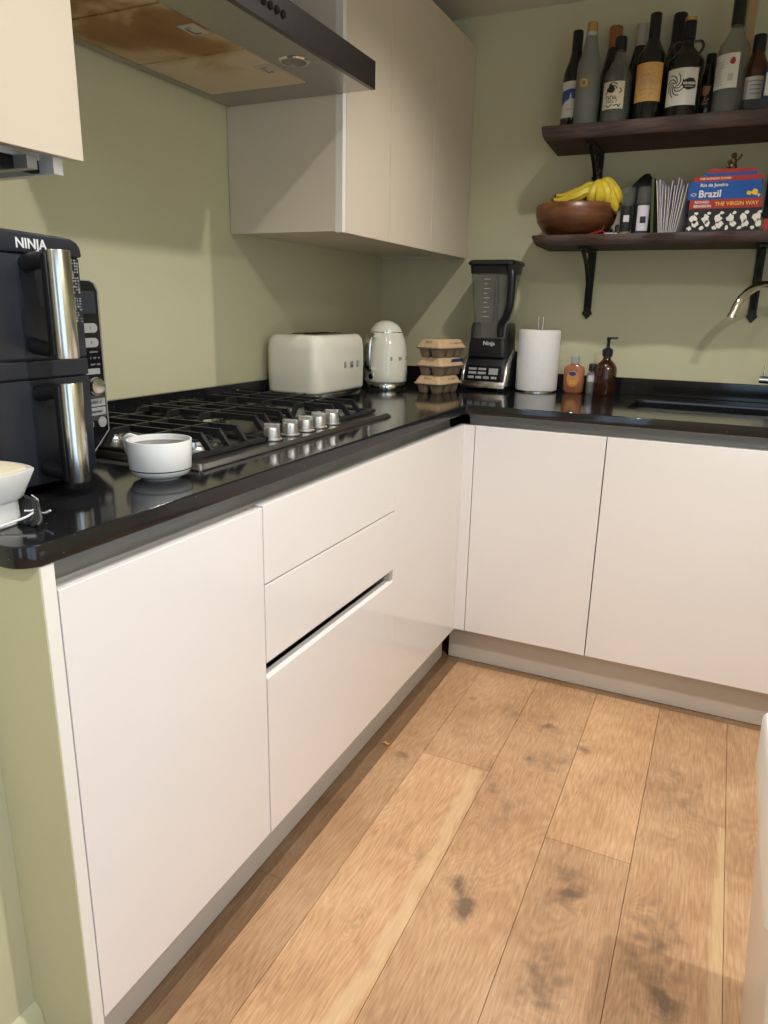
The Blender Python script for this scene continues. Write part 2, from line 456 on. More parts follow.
# contour rings of the big noise = cathedral grain
rg = N(nt, 'ShaderNodeMath', operation='MULTIPLY'); rg.inputs[1].default_value = 210.0; L(big.outputs['Fac'], rg.inputs[0])
kn = N(nt, 'ShaderNodeMath', operation='MULTIPLY_ADD'); kn.inputs[1].default_value = 9.0; L(dark_sum, kn.inputs[0]); L(rg.outputs[0], kn.inputs[2])
sn = N(nt, 'ShaderNodeMath', operation='SINE'); L(kn.outputs[0], sn.inputs[0])
fine_v = N(nt, 'ShaderNodeVectorMath', operation='MULTIPLY'); fine_v.inputs[1].default_value = (1, 0.07, 1); L(pos, fine_v.inputs[0])
fine = N(nt, 'ShaderNodeTexNoise'); fine.inputs['Scale'].default_value = 260; fine.inputs['Detail'].default_value = 3; L(fine_v.outputs[0], fine.inputs['Vector'])
patchn = N(nt, 'ShaderNodeTexNoise'); patchn.inputs['Scale'].default_value = 5.0; patchn.inputs['Detail'].default_value = 4; patchn.inputs['Roughness'].default_value = 0.6; L(pos, patchn.inputs['Vector'])
f1 = N(nt, 'ShaderNodeMath', operation='MULTIPLY_ADD'); f1.inputs[1].default_value = 0.036; f1.inputs[2].default_value = 0.0; L(sn.outputs[0], f1.inputs[0])
f2 = N(nt, 'ShaderNodeMath', operation='MULTIPLY_ADD'); f2.inputs[1].default_value = 0.55; L(fine.outputs['Fac'], f2.inputs[0]); L(f1.outputs[0], f2.inputs[2])
f3 = N(nt, 'ShaderNodeMath', operation='MULTIPLY_ADD'); f3.inputs[1].default_value = 0.55; L(patchn.outputs['Fac'], f3.inputs[0]); L(f2.outputs[0], f3.inputs[2])
f4 = N(nt, 'ShaderNodeMath', operation='ADD'); f4.inputs[1].default_value = -0.055; L(f3.outputs[0], f4.inputs[0])
r = ramp(nt, [(0.20, srgb('#946f50')), (0.42, srgb('#bb9069')), (0.56, srgb('#cca27a')), (0.78, srgb('#e0bd96'))])
L(f4.outputs[0], r.inputs['Fac'])
# board tone
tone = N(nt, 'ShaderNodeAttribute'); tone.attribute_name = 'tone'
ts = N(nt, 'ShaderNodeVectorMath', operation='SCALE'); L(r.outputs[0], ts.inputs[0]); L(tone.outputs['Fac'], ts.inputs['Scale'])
STREAK = [(0.868, 0.010, -1.17, -2.4, 0.030), (1.452, 0.007, -1.30, -2.2, 0.004), (1.4545, 0.003, -1.12, -1.30, 0.002)]
prev = ts.outputs[0]
sep = N(nt, 'ShaderNodeSeparateXYZ'); L(pos, sep.inputs[0])
wn = N(nt, 'ShaderNodeTexNoise'); wn.inputs['Scale'].default_value = 3.2; wn.inputs['Detail'].default_value = 2; L(pos, wn.inputs['Vector'])
for (sx_, hw_, ya_, yb_, amp) in STREAK:
    c1 = N(nt, 'ShaderNodeMath', operation='SUBTRACT'); c1.inputs[1].default_value = 0.5; L(wn.outputs['Fac'], c1.inputs[0])
    c2 = N(nt, 'ShaderNodeMath', operation='MULTIPLY_ADD'); c2.inputs[1].default_value = amp * 4; L(c1.outputs[0], c2.inputs[0]); L(sep.outputs['X'], c2.inputs[2])
    c3 = N(nt, 'ShaderNodeMath', operation='SUBTRACT'); c3.inputs[1].default_value = sx_; L(c2.outputs[0], c3.inputs[0])
    c4 = N(nt, 'ShaderNodeMath', operation='ABSOLUTE'); L(c3.outputs[0], c4.inputs[0])
    c5 = N(nt, 'ShaderNodeMapRange'); c5.inputs['From Min'].default_value = hw_; c5.inputs['From Max'].default_value = hw_ + 0.010; c5.inputs['To Min'].default_value = 0.50; c5.inputs['To Max'].default_value = 0; L(c4.outputs[0], c5.inputs['Value'])
    g1 = N(nt, 'ShaderNodeMath', operation='LESS_THAN'); g1.inputs[1].default_value = ya_; L(sep.outputs['Y'], g1.inputs[0])
    g2 = N(nt, 'ShaderNodeMath', operation='GREATER_THAN'); g2.inputs[1].default_value = yb_; L(sep.outputs['Y'], g2.inputs[0])
    g3 = N(nt, 'ShaderNodeMath', operation='MULTIPLY'); L(g1.outputs[0], g3.inputs[0]); L(g2.outputs[0], g3.inputs[1])
    g4 = N(nt, 'ShaderNodeMath', operation='MULTIPLY'); L(g3.outputs[0], g4.inputs[0]); L(c5.outputs[0], g4.inputs[1])
    mxs = N(nt, 'ShaderNodeMix', data_type='RGBA'); mxs.inputs['B'].default_value = srgb('#e2c297'); L(g4.outputs[0], mxs.inputs['Factor']); L(prev, mxs.inputs['A']); prev = mxs.outputs['Result']
kmix = N(nt, 'ShaderNodeMix', data_type='RGBA'); kmix.inputs['B'].default_value = srgb('#62503f')
kf = N(nt, 'ShaderNodeMapRange'); kf.inputs['From Min'].default_value = 0.38; kf.inputs['From Max'].default_value = 1.25; kf.inputs['To Max'].default_value = 0.80
kn2 = N(nt, 'ShaderNodeMath', operation='MULTIPLY'); L(dark_sum, kn2.inputs[0])
kn3 = N(nt, 'ShaderNodeTexNoise'); kn3.inputs['Scale'].default_value = 22; kn3.inputs['Detail'].default_value = 4; L(pos, kn3.inputs['Vector'])
kn4 = N(nt, 'ShaderNodeMapRange'); kn4.inputs['From Min'].default_value = 0.35; kn4.inputs['From Max'].default_value = 0.65; kn4.inputs['To Min'].default_value = 0.2; kn4.inputs['To Max'].default_value = 1.3; L(kn3.outputs['Fac'], kn4.inputs['Value'])
L(kn4.outputs[0], kn2.inputs[1]); L(kn2.outputs[0], kf.inputs['Value'])
L(kf.outputs[0], kmix.inputs['Factor']); L(prev, kmix.inputs['A'])
L(kmix.outputs['Result'], b.inputs['Base Color'])
b.inputs['Roughness'].default_value = 0.42
bp = N(nt, 'ShaderNodeBump'); bp.inputs['Strength'].default_value = 0.12; bp.inputs['Distance'].default_value = 0.001
L(fine.outputs['Fac'], bp.inputs['Height']); L(bp.outputs[0], b.inputs['Normal'])
M['oak'] = m

# ------------------------------------------------------------------ room
XR = 2.28; YR = -4.6; H = 2.175
ZW0, ZW1 = 0.8645, 0.893     # worktop underside / top
FX, FY = 0.60, -0.638        # cabinet front planes
ZD, ZB = 0.830, 0.134

# floor boards in one mesh, a tiny gap between boards
bm = BM()
lb = bm.faces.layers.float.new('board'); lt = bm.faces.layers.float.new('tone')
PW = 0.19; xs0 = 0.703 - 0.19 * 4
joints = {3: [-2.95], 4: [-1.159, -3.1], 5: [-2.3], 6: [-1.34, -3.3], 7: [-2.6], 8: [-1.9], 9: [-2.4]}
rr = random.Random(3)
k = 0
tones = {(4, 1): 1.13, (4, 0): 0.97, (5, 0): 0.97, (6, 0): 1.06, (6, 1): 0.90, (7, 0): 0.93, (8, 0): 0.93, (3, 0): 0.93}
for i in range(0, 13):
    x0 = xs0 + PW * i; x1 = x0 + PW
    if i == 3: x0 = 0.6085
    ys = [-0.612] + joints.get(i, [-1.5 - rr.random()]) + [YR]
    for j in range(len(ys) - 1):
        ya, yb = ys[j], ys[j + 1]
        g = 0.0006
        vs = box(bm, max(x0 + g, 0), min(x1 - g, XR), yb + g, ya - g, -0.02, 0.0)
        for f in {f for v in vs for f in v.link_faces}:
            f[lb] = (k * 0.37) % 1.0 + 0.01 * k; f[lt] = tones.get((i, j), rr.uniform(0.93, 1.03))
        k += 1
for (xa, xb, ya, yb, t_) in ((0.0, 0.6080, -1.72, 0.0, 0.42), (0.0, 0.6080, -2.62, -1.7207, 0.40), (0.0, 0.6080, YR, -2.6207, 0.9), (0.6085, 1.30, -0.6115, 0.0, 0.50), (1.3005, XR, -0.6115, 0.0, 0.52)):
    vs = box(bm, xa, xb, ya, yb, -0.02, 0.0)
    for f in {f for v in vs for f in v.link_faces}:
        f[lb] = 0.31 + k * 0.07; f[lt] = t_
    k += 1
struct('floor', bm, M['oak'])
struct('floor_base', BX(-0.1, XR + 0.1, YR - 0.1, 0.1, -0.06, -0.0202), M['gap'])
struct('ceiling', BX(-0.1, XR + 0.1, YR - 0.1, 0.1, H, H + 0.08), M['ceiling'])
struct('wall_left', BX(-0.1, 0, YR - 0.1, 0.1, 0, H), M['wall'])
struct('wall_back', BX(0, XR + 0.1, 0, 0.1, 0, H), M['wall'])
# right-hand wall with a glazed garden door (outside the frame)
WY0, WY1, WZ0, WZ1 = -3.70, -2.35, 0.10, 2.03
bm = BM()
box(bm, XR, XR + 0.1, YR - 0.1, WY0, 0, H); box(bm, XR, XR + 0.1, WY1, 0, 0, H)
box(bm, XR, XR + 0.1, WY0, WY1, 0, WZ0); box(bm, XR, XR + 0.1, WY0, WY1, WZ1, H)
struct('wall_right', bm, M['wall'])
bm = BM()
for a in (WY0, (WY0 + WY1) / 2 - 0.025, WY1 - 0.05): box(bm, XR + 0.02, XR + 0.08, a, a + 0.05, WZ0, WZ1, 0.004)
for a in (WZ0, WZ1 - 0.05):
    box(bm, XR + 0.02, XR + 0.08, WY0 + 0.05, WY1 - 0.05, a, a + 0.05, 0.004)
struct('window_1', bm, M['edge'])
RX0, RX1 = 1.35, 1.95
bm = BM()
box(bm, 0, RX0, YR - 0.1, YR, 0, H); box(bm, RX1, XR, YR - 0.1, YR, 0, H)
box(bm, RX0, RX1, YR - 0.1, YR, 0, WZ0); box(bm, RX0, RX1, YR - 0.1, YR, WZ1, H)
struct('wall_rear', bm, M['wall'])
# projecting wall that closes the run on the near side
bm = BX(0.0, 0.478, -3.4, -2.240, 0, H); box(bm, 0.0, 0.478, -2.2399, -2.2165, 0, ZW0 - 0.0005)
struct('wall_nib', bm, M['wall'])
struct('trim_1', BX(0.0, 0.5992, -2.2162, -2.2145, 0.0, ZW0 - 0.0005), M['wall'])
bm = BM(); prism(bm, [(x - 0.014, z) for x, z in [(0.4925, 0), (0.512, 0), (0.512, 0.085), (0.507, 0.10), (0.507, 0.112), (0.500, 0.125), (0.4925, 0.13)]], 'y', -3.4, -2.2168)
struct('baseboard_left', bm, M['skirting'], smooth=30)

# ------------------------------------------------------------------ base cabinets
def door_bm(axis, a0, a1, z0, z1, face, t=0.018):
    """front panel; axis 'y' -> left run (front faces +x), axis 'x' -> back run (front faces -y). Top edge bevelled back."""
    bm = BM()
    if axis == 'y': box(bm, face - t, face, a0, a1, z0, z1, 0.0012, 2)
    else: box(bm, a0, a1, face, face + t, z0, z1, 0.0012, 2)
    return bm
T = 0.018
def carcass_left(y0, y1, parent):
    bm = BM()
    box(bm, 0.03, FX - T - 0.001, y0, y0 + 0.016, ZB, ZD - 0.012)
    box(bm, 0.03, FX - T - 0.001, y1 - 0.016, y1, ZB, ZD - 0.012)
    box(bm, 0.03, FX - T - 0.001, y0 + 0.016, y1 - 0.016, ZB, ZB + 0.016)
    box(bm, 0.03, 0.04, y0 + 0.016, y1 - 0.016, ZB + 0.016, ZD - 0.012)
    return obj('carcass', bm, M['carcass'], parent)
g = 0.0014
c = thing('base_cabinet', 'white gloss base cabinet with one plain door, nearest the camera on the hob run', 'cabinet')
carcass_left(-2.193, -1.747, c)
obj('door', door_bm('y', -2.1935 + g, -1.7458 - g, ZB, ZD - 0.004, FX), M['white'], c)
o = obj('end_panel', BX(0.03, FX, -2.2142, -2.1945, 0.0, ZW0 - 0.001, 0.0008), M['edge'])
tag(o, 'white end panel edge closing the hob run beside the green side', 'panel')

c = thing('drawer_unit', 'white gloss unit of three wide drawers under the hob', 'drawers')
carcass_left(-1.745, -1.16, c)
Y2, Y3 = -1.7458, -1.1592
obj('drawer', door_bm('y', Y2 + g, Y3 - g / 2, 0.6785, ZD, FX), M['white'], c, label='top drawer, shallow')
d2 = obj('drawer', door_bm('y', Y2 + g, Y3 - g / 2, 0.5175, 0.6755, FX), M['white'], c, label='middle drawer above the finger slot')
bm = BM(); prism(bm, [(FX, ZB), (FX, 0.483), (FX - 0.006, 0.490), (FX - T, 0.490), (FX - T, ZB)], 'y', Y2 + g, Y3 - g / 2)
d3 = obj('drawer', bm, M['white'], c, label='deep bottom drawer with bevelled top lip')
bm = BM(); box(bm, FX - 0.045, FX - 0.040, Y2 + 0.004, Y3 - 0.02, 0.478, 0.530)
obj('finger_slot', bm, M['gap'], c, label='black recessed finger slot')
bm = BM(); box(bm, FX - 0.040, FX - 0.003, Y3 - 0.019, Y3 - 0.0015, 0.4905, 0.517)
obj('slot_end', bm, M['carcass'], c)

c = thing('corner_cabinet', 'white gloss corner cabinet with a plain blank front, right of the drawers', 'cabinet')
carcass_left(-1.157, -0.66, c)
obj('door', door_bm('y', Y3 + 0.0002, FY - 0.022, ZB, ZD, FX), M['white'], c)
bm = BM(); prism(bm, [(FX - T, FY - 0.0205), (FX, FY - 0.0205), (FX, FY), (0.6345, FY), (0.6345, FY + T), (FX - T, FY + T)], 'z', ZB, ZD)
obj('corner_post', bm, M['white'], c)

def carcass_back(x0, x1, parent, shelf=True):
    bm = BM(); yf = FY + T + 0.001; t0 = ZD - 0.012 if shelf else 0.70
    box(bm, x0, x0 + 0.016, yf, -0.03, ZB, t0); box(bm, x1 - 0.016, x1, yf, -0.03, ZB, t0)
    box(bm, x0 + 0.016, x1 - 0.016, yf, -0.03, ZB, ZB + 0.016)
    return obj('carcass', bm, M['carcass'], parent)
c = thing('base_cabinet', 'white gloss base cabinet with one narrow door left of the sink cabinet', 'cabinet')
carcass_back(0.64, 1.032, c)
obj('door', door_bm('x', 0.6365, 1.0325, ZB, ZD, FY), M['white'], c)
c = thing('sink_cabinet', 'wide white gloss cabinet under the sink, cut by the right of the photo', 'cabinet')
carcass_back(1.036, 2.236, c, False)
obj('door', door_bm('x', 1.0355, 1.6345, ZB, ZD, FY), M['white'], c)
obj('door', door_bm('x', 1.6375, 2.2365, ZB, ZD, FY), M['white'], c)

o = obj('plinth', BX(0.535, 0.5471, -2.190, -0.605, 0.003, ZB - 0.001), M['plinth']); tag(o, 'grey plinth board under the hob run', 'plinth')
o = obj('plinth', BX(0.566, XR - 0.002, -0.585, -0.573, 0.003, ZB - 0.001), M['plinth']); tag(o, 'grey plinth board under the sink run', 'plinth')

# recessed handle channel (concave)
def chan(axis, a0, a1, face, sgn):
    prof = [(0.004, ZW0 - 0.001), (0.026, ZW0 - 0.001), (0.044, 0.852), (0.050, 0.838), (0.046, 0.822), (0.036, 0.812), (0.020, 0.810),
            (0.020, 0.806), (0.040, 0.808), (0.052, 0.819), (0.056, 0.838), (0.049, 0.856), (0.030, ZW0 - 0.0005), (0.004, ZW0 - 0.0005)]
    bm = BM()
    if axis == 'y': prism(bm, [(face - a, z) for a, z in prof], 'y', a0, a1)
    else: prism(bm, [(face + a, z) for a, z in prof], 'x', a0, a1)
    return bm
o = obj('handle_channel', chan('y', -2.194, -0.64, FX, 1), M['alu'], smooth=40); tag(o, 'grey metal recessed handle channel below the worktop on the hob run', 'channel')
o = obj('handle_channel', chan('x', 0.602, XR - 0.002, FY, 1), M['alu'], smooth=40); tag(o, 'grey metal recessed handle channel below the worktop on the sink run', 'channel')

# ------------------------------------------------------------------ worktop
SX0, SX1, SY0, SY1 = 1.055, 1.72, -0.44, -0.15
cu = bpy.data.curves.new('worktop_outline', 'CURVE'); cu.dimensions = '2D'; cu.fill_mode = 'BOTH'
def poly(pts):
    s = cu.splines.new('POLY'); s.points.add(len(pts) - 1)
    for p, q in zip(s.points, pts): p.co = (q[0], q[1], 0, 1)
    s.use_cyclic_u = True
def arc(cx, cy, r, a0, a1, n=8): return [(cx + r * math.cos(a0 + (a1 - a0) * i / n), cy + r * math.sin(a0 + (a1 - a0) * i / n)) for i in range(n + 1)]
OX, OY = 0.602, -0.640
pts = [(0.001, -0.001), (0.001, -2.238)] + arc(OX - 0.032, -2.238 + 0.032, 0.032, -PI / 2, 0) + arc(OX + 0.006, OY - 0.006, 0.006, PI, PI / 2, 3) + [(XR - 0.001, OY), (XR - 0.001, -0.001)]
poly(pts)
R4 = 0.03
poly(arc(SX0 + R4, SY0 + R4, R4, -PI / 2, -PI, 4) + arc(SX0 + R4, SY1 - R4, R4, PI, PI / 2, 4) + arc(SX1 - R4, SY1 - R4, R4, PI / 2, 0, 4) + arc(SX1 - R4, SY0 + R4, R4, 0, -PI / 2, 4))
cu.extrude = (ZW1 - ZW0) / 2 - 0.0025; cu.bevel_depth = 0.0025; cu.bevel_resolution = 2; cu.offset = -0.0025
co = bpy.data.objects.new('wo', cu); col.objects.link(co)
me = bpy.data.meshes.new_from_object(co.evaluated_get(bpy.context.evaluated_depsgraph_get()))
bpy.data.objects.remove(co)
bm = BM(); bm.from_mesh(me); xf(bm, Matrix.Translation((0, 0, (ZW0 + ZW1) / 2)))
wt = obj('worktop', bm, M['stone'])
tag(wt, 'black speckled stone worktop running around the corner', 'worktop')
o = obj('upstand', BX(0.001, 0.017, -2.232, -0.018, ZW1 + 0.0002, 0.9525, 0.0015), M['stone']); tag(o, 'low black stone upstand along the wall behind the hob', 'upstand')
o = obj('upstand', BX(0.018, XR - 0.001, -0.017, -0.001, ZW1 + 0.0002, 0.9525, 0.0015), M['stone']); tag(o, 'low black stone upstand along the wall behind the sink', 'upstand')

# sink
s = thing('sink', 'undermounted steel sink bowl set in the black worktop below the tap', 'sink', ((SX0 + SX1) / 2, (SY0 + SY1) / 2, ZW0 - 0.001))
hx, hy = (SX1 - SX0) / 2 + 0.004, (SY1 - SY0) / 2 + 0.004
bm = BM()
def rrect(hx, hy, r, z, n=4):
    out = []
    for cx, cy, a in ((hx - r, -hy + r, -PI / 2), (hx - r, hy - r, 0), (-hx + r, hy - r, PI / 2), (-hx + r, -hy + r, PI)):
        for i in range(n + 1): out.append((cx + r * math.cos(a + PI / 2 * i / n), cy + r * math.sin(a + PI / 2 * i / n), z))
    return out
def loft(bm, loops, cap0=False, cap1=False, mi=0):
    R = [[bm.verts.new(p) for p in l] for l in loops]
    n = len(R[0])
    for a, b_ in zip(R[:-1], R[1:]):
        for i in range(n):
            f = bm.faces.new([a[i], a[(i + 1) % n], b_[(i + 1) % n], b_[i]]); f.material_index = mi
    if cap0: bm.faces.new(R[0]).material_index = mi
    if cap1: bm.faces.new(R[-1]).material_index = mi
    return bm
loft(bm, [rrect(hx + 0.012, hy + 0.012, 0.04, 0), rrect(hx, hy, 0.03, 0), rrect(hx - 0.004, hy - 0.004, 0.03, -0.15), rrect(hx - 0.03, hy - 0.03, 0.03, -0.165),
          rrect(hx - 0.03, hy - 0.03, 0.03, -0.167), rrect(hx - 0.002, hy - 0.002, 0.03, -0.152), rrect(hx + 0.002, hy + 0.002, 0.03, -0.002), rrect(hx + 0.012, hy + 0.012, 0.04, -0.002)])
bm.faces.new([bm.verts.new(p) for p in rrect(hx - 0.03, hy - 0.03, 0.03, -0.166)])
obj('bowl', bm, M['steel'], s, smooth=40)
obj('drain', LT([(0, -0.1655), (0.04, -0.1655), (0.045, -0.161), (0.03, -0.163), (0, -0.163)]), M['chrome'], s, smooth=40)

# tap
t = thing('kitchen_tap', 'chrome swan-neck kitchen tap with side lever, cut by the right edge', 'tap', (1.50, -0.085, ZW1))
obj('base', LT([(0, 0), (0.029, 0), (0.029, 0.006), (0.024, 0.010), (0.023, 0.11), (0.020, 0.118), (0, 0.118)]), M['chrome'], t, smooth=35)
ap = [(0, 0, 0.116), (0, 0, 0.25)] + [(-0.094 * (1 - math.cos(a)), -0.083 * (1 - math.cos(a)), 0.26 + 0.118 * math.sin(a)) for a in [PI * i / 14 for i in range(0, 14)]]
obj('spout', TB(ap, 0.0125, 14), M['chrome'], t, smooth=50)
e = Vector(ap[-1]); dd = (Vector(ap[-1]) - Vector(ap[-2])).normalized()
obj('aerator', TB([e + dd * 0.001, e + dd * 0.012], 0.0133, 14), M['satinchrome'], t, smooth=50)
lv = obj('lever', TB([(-0.0235, 0, 0.083), (-0.078, 0.0, 0.083)], 0.0125, 16), M['chrome'], t, smooth=50)
obj('lever_pin', TB([(-0.066, 0, 0.096), (-0.066, 0, 0.128)], 0.0035, 8), M['chrome'], lv, smooth=50)

# ------------------------------------------------------------------ hob
hob = thing('gas_hob', 'steel five-burner gas hob with a row of front knobs, set into the black worktop', 'hob', (0, 0, 0))
HX0, HX1, HY0, HY1 = 0.028, 0.512, -1.800, -0.998
bm = BM(); loft(bm, [[(a[0], a[1], ZW1 + z) for a in arcs] for z, arcs in [
    (0.0003, [(HX0, HY0), (HX1, HY0), (HX1, HY1), (HX0, HY1)]), (0.003, [(HX0, HY0), (HX1, HY0), (HX1, HY1), (HX0, HY1)]),
    (0.010, [(HX0 + 0.006, HY0 + 0.006), (HX1 - 0.006, HY0 + 0.006), (HX1 - 0.006, HY1 - 0.006), (HX0 + 0.006, HY1 - 0.006)])]], True, True)
bmesh.ops.bevel(bm, geom=[e for e in bm.edges if abs(e.verts[0].co.z - e.verts[1].co.z) > 0.001], offset=0.006, segments=3, affect='EDGES')
obj('hob_plate', bm, M['steel'], hob, smooth=25)
ZH = ZW1 + 0.010
def burner(x, y, r, name='burner'):
    b_ = obj(name, LT([(0, 0), (r * 1.5, 0), (r * 1.5, 0.002), (r * 1.08, 0.004), (r * 1.05, 0.014), (r * 0.95, 0.016), (0, 0.016)], 28), M['satinchrome'], hob, smooth=35, loc=(x, y, ZH))
    obj('burner_cap', LT([(0, 0.0162), (r, 0.0162), (r * 1.02, 0.019), (r * 0.97, 0.024), (0, 0.0255)], 28), M['iron'], b_, smooth=35)
burner(0.16, -1.66, 0.034); burner(0.375, -1.66, 0.040); burner(0.19, -1.41, 0.052); burner(0.16, -1.16, 0.038); burner(0.365, -1.16, 0.028)
for i, yk in enumerate([-1.523, -1.452, -1.389, -1.330, -1.266]):
    kb = obj('knob', LT([(0, 0.004), (0.0215, 0.004), (0.0215, 0.008), (0.0175, 0.010), (0.0165, 0.030), (0.015, 0.032), (0, 0.032)], 24), M['knob'], hob, smooth=35, loc=(0.474, yk, ZH - 0.004), rot=(0, 0, 0.3))
    obj('knob_collar', LT([(0, 0.0035), (0.024, 0.0035), (0.024, 0.006), (0, 0.006)], 24), M['black'], kb, smooth=35)
    bm = BM(); box(bm, -0.0165, 0.0165, -0.0045, 0.0045, 0.0305, 0.040, 0.002)
    obj('knob_grip', bm, M['knob'], kb)

def grate(name, label, xa, xb, ya, yb, struts_x, struts_y, parent=None):
    """cast-iron pan support: low flat frame, struts rising inward, bars on top"""
    t = thing(name, label, 'pan support', ((xa + xb) / 2, (ya + yb) / 2, ZH), 0, 'cast-iron pan supports on the hob')
    cx, cy = (xa + xb) / 2, (ya + yb) / 2; X0, X1, Y0, Y1 = xa - cx, xb - cx, ya - cy, yb - cy
    bm = BM(); w = 0.012; zt = 0.040
    fw = 0.020
    box(bm, X0, X1, Y0, Y0 + fw * 0.6, 0.002, 0.010, 0.002); box(bm, X0, X1, Y1 - fw * 0.6, Y1, 0.002, 0.010, 0.002)
    box(bm, X0, X0 + fw, Y0, Y1, 0.002, 0.010, 0.002); box(bm, X1 - fw, X1, Y0, Y1, 0.002, 0.010, 0.002)
    obj('frame', bm, M['iron'], t)
    k = 0.030
    bm = BM()
    for y in struts_y:   # bars running in x with sloped feet
        yy = y - cy
        bar(bm, (X0 + 0.012, yy, 0.006), (X0 + k + 0.008, yy, zt - 0.002), 0.008, 0.012)
        bar(bm, (X1 - 0.012, yy, 0.006), (X1 - k - 0.008, yy, zt - 0.002), 0.008, 0.012)
        bar(bm, (X0 + k, yy, zt - 0.006), (X1 - k, yy, zt - 0.006), 0.007, 0.013)
    for x in struts_x:
        xx = x - cx
        bar(bm, (xx, Y0 + 0.006, 0.006), (xx, Y0 + k, zt - 0.002), 0.008, 0.012)
        bar(bm, (xx, Y1 - 0.006, 0.006), (xx, Y1 - k, zt - 0.002), 0.008, 0.012)
        bar(bm, (xx, Y0 + k - 0.004, zt - 0.006), (xx, Y1 - k + 0.004, zt - 0.006), 0.007, 0.012)
    obj('bars', bm, M['iron'], t)
    return t
grate('pan_support', 'black cast-iron pan support on the near left side of the hob, behind the cup', 0.045, 0.478, -1.790, -1.540, [0.16, 0.27, 0.375], [-1.715, -1.66, -1.605])
grate('pan_support', 'black cast-iron pan support in the middle of the hob behind the knobs', 0.045, 0.432, -1.534, -1.284, [0.10, 0.19, 0.28], [-1.475, -1.44, -1.38, -1.345])
grate('pan_support', 'black cast-iron pan support on the far side of the hob nearest the toaster', 0.045, 0.478, -1.278, -1.028, [0.16, 0.27, 0.365], [-1.215, -1.16, -1.10])

# ------------------------------------------------------------------ cup
cup = thing('coffee_cup', 'white china cup with a thin black ring, on the worktop before the hob', 'cup', (0.482, -1.868, ZW1))
obj('cup_body', LT([(0, 0.0), (0.031, 0.0), (0.033, 0.003), (0.038, 0.005), (0.046, 0.009), (0.0505, 0.017), (0.0530, 0.064), (0.0525, 0.0655), (0.0500, 0.0655), (0.0492, 0.062), (0.0475, 0.028), (0.042, 0.016), (0.030, 0.010), (0, 0.009)], 48), M['china'], cup, smooth=50)
obj('ring_stripe', LT([(0.0504, 0.0172), (0.0509, 0.0172), (0.0511, 0.0190), (0.0506, 0.0190)], 48, closed=True), M['ink'], cup, smooth=50)
obj('coffee', LT([(0, 0.056), (0.0487, 0.056), (0.0487, 0.0555), (0, 0.055)], 32), M['coffee'], cup)
ha = [(-0.0515, 0.0, 0.060), (-0.066, 0.0, 0.0615), (-0.076, 0.0, 0.056), (-0.074, 0.0, 0.040), (-0.064, 0, 0.030), (-0.050, 0, 0.026)]
bm = TB(spline(ha, 5), 0.0048, 10, flat=1.5); xf(bm, Matrix.Rotation(math.radians(-2), 4, 'Z'))
obj('handle', bm, M['china'], cup, smooth=60)

# ------------------------------------------------------------------ air fryer
AF = thing('air_fryer', 'tall charcoal two-drawer air fryer with chrome handles at the left edge', 'air fryer', (0.405, -1.933, ZW1))
# local: x forward 0 = front face, y to -0.275, z up
def rp(bm, hx0, hx1, y0, y1, z0, z1, b=0.012, seg=4, mi=0): box(bm, hx0, hx1, y0, y1, z0, z1, b, seg, mi)
bm = BM()
prism(bm, [(-0.275, 0.028), (-0.262, 0.012), (-0.012, 0.012), (0.0, 0.028), (0.004, 0.348), (0.002, 0.360), (-0.004, 0.368), (-0.016, 0.3735), (-0.255, 0.380), (-0.27, 0.372), (-0.275, 0.35)], 'x', -0.36, -0.004, 0.003, 2)
obj('body', bm, M['navy'], AF, smooth=40)
bm = BM(); prism(bm, [(-0.272, 0.346), (0.003, 0.346), (0.001, 0.359), (-0.005, 0.367), (-0.017, 0.372), (-0.255, 0.377), (-0.268, 0.369)], 'x', -0.010, 0.006, 0.003, 2)
obj('top_band', bm, M['navy'], AF, smooth=40)
obj('middle_band', BX(-0.010, 0.002, -0.273, 0.0, 0.172, 0.197, 0.002), M['navy'], AF)
for bx_ in (-0.33, -0.03):
    for by in (-0.25, -0.03):
        obj('foot', LT([(0, 0), (0.014, 0), (0.014, 0.013), (0, 0.013)], 16), M['black'], AF, loc=(bx_, by, 0))
def chrome_handle(z0, z1, par):
    # black bracket arms at y=-0.09, chrome bar in front
    bm = BM(); ya = -0.097
    tube(bm, spline([(0.003, ya, z1 - 0.018), (0.03, ya + 0.004, z1 - 0.014), (0.054, ya + 0.012, z1 - 0.022)], 4), [0.013, 0.012, 0.012], 12)
    tube(bm, spline([(0.003, ya, z0 + 0.016), (0.03, ya + 0.004, z0 + 0.012), (0.052, ya + 0.012, z0 + 0.014)], 4), [0.012, 0.011, 0.011], 12)
    box(bm, 0.044, 0.056, ya - 0.012, ya + 0.030, z0 + 0.002, z1 - 0.004, 0.004)
    h = obj('handle', bm, M['black'], par, smooth=40)
    bm = BM()
    pr_ = []
    for i in range(13):
        a = PI * i / 12
        pr_.append((0.0565 + 0.015 * math.sin(a), ya + 0.009 + 0.0185 * -math.cos(a)))
    prism(bm, [(x, y) for x, y in pr_], 'z', z0, z1, 0.0015, 2)
    obj('chrome_cap', bm, M['satinchrome'], h, smooth=40)
bm = BM(); rp(bm, -0.010, 0.003, -0.273, -0.001, 0.200, 0.3445, 0.0025, 2)
dr1 = obj('drawer', bm, M['navy'], AF, smooth=40); chrome_handle(0.203, 0.350, dr1)
bm = BM(); prism(bm, [(-0.273, 0.018), (-0.262, 0.016), (-0.014, 0.016), (-0.002, 0.020), (-0.001, 0.170), (-0.273, 0.170)], 'x', -0.010, 0.003, 0.0015, 2)
dr2 = obj('drawer', bm, M['navy'], AF, smooth=40); chrome_handle(0.022, 0.169, dr2)
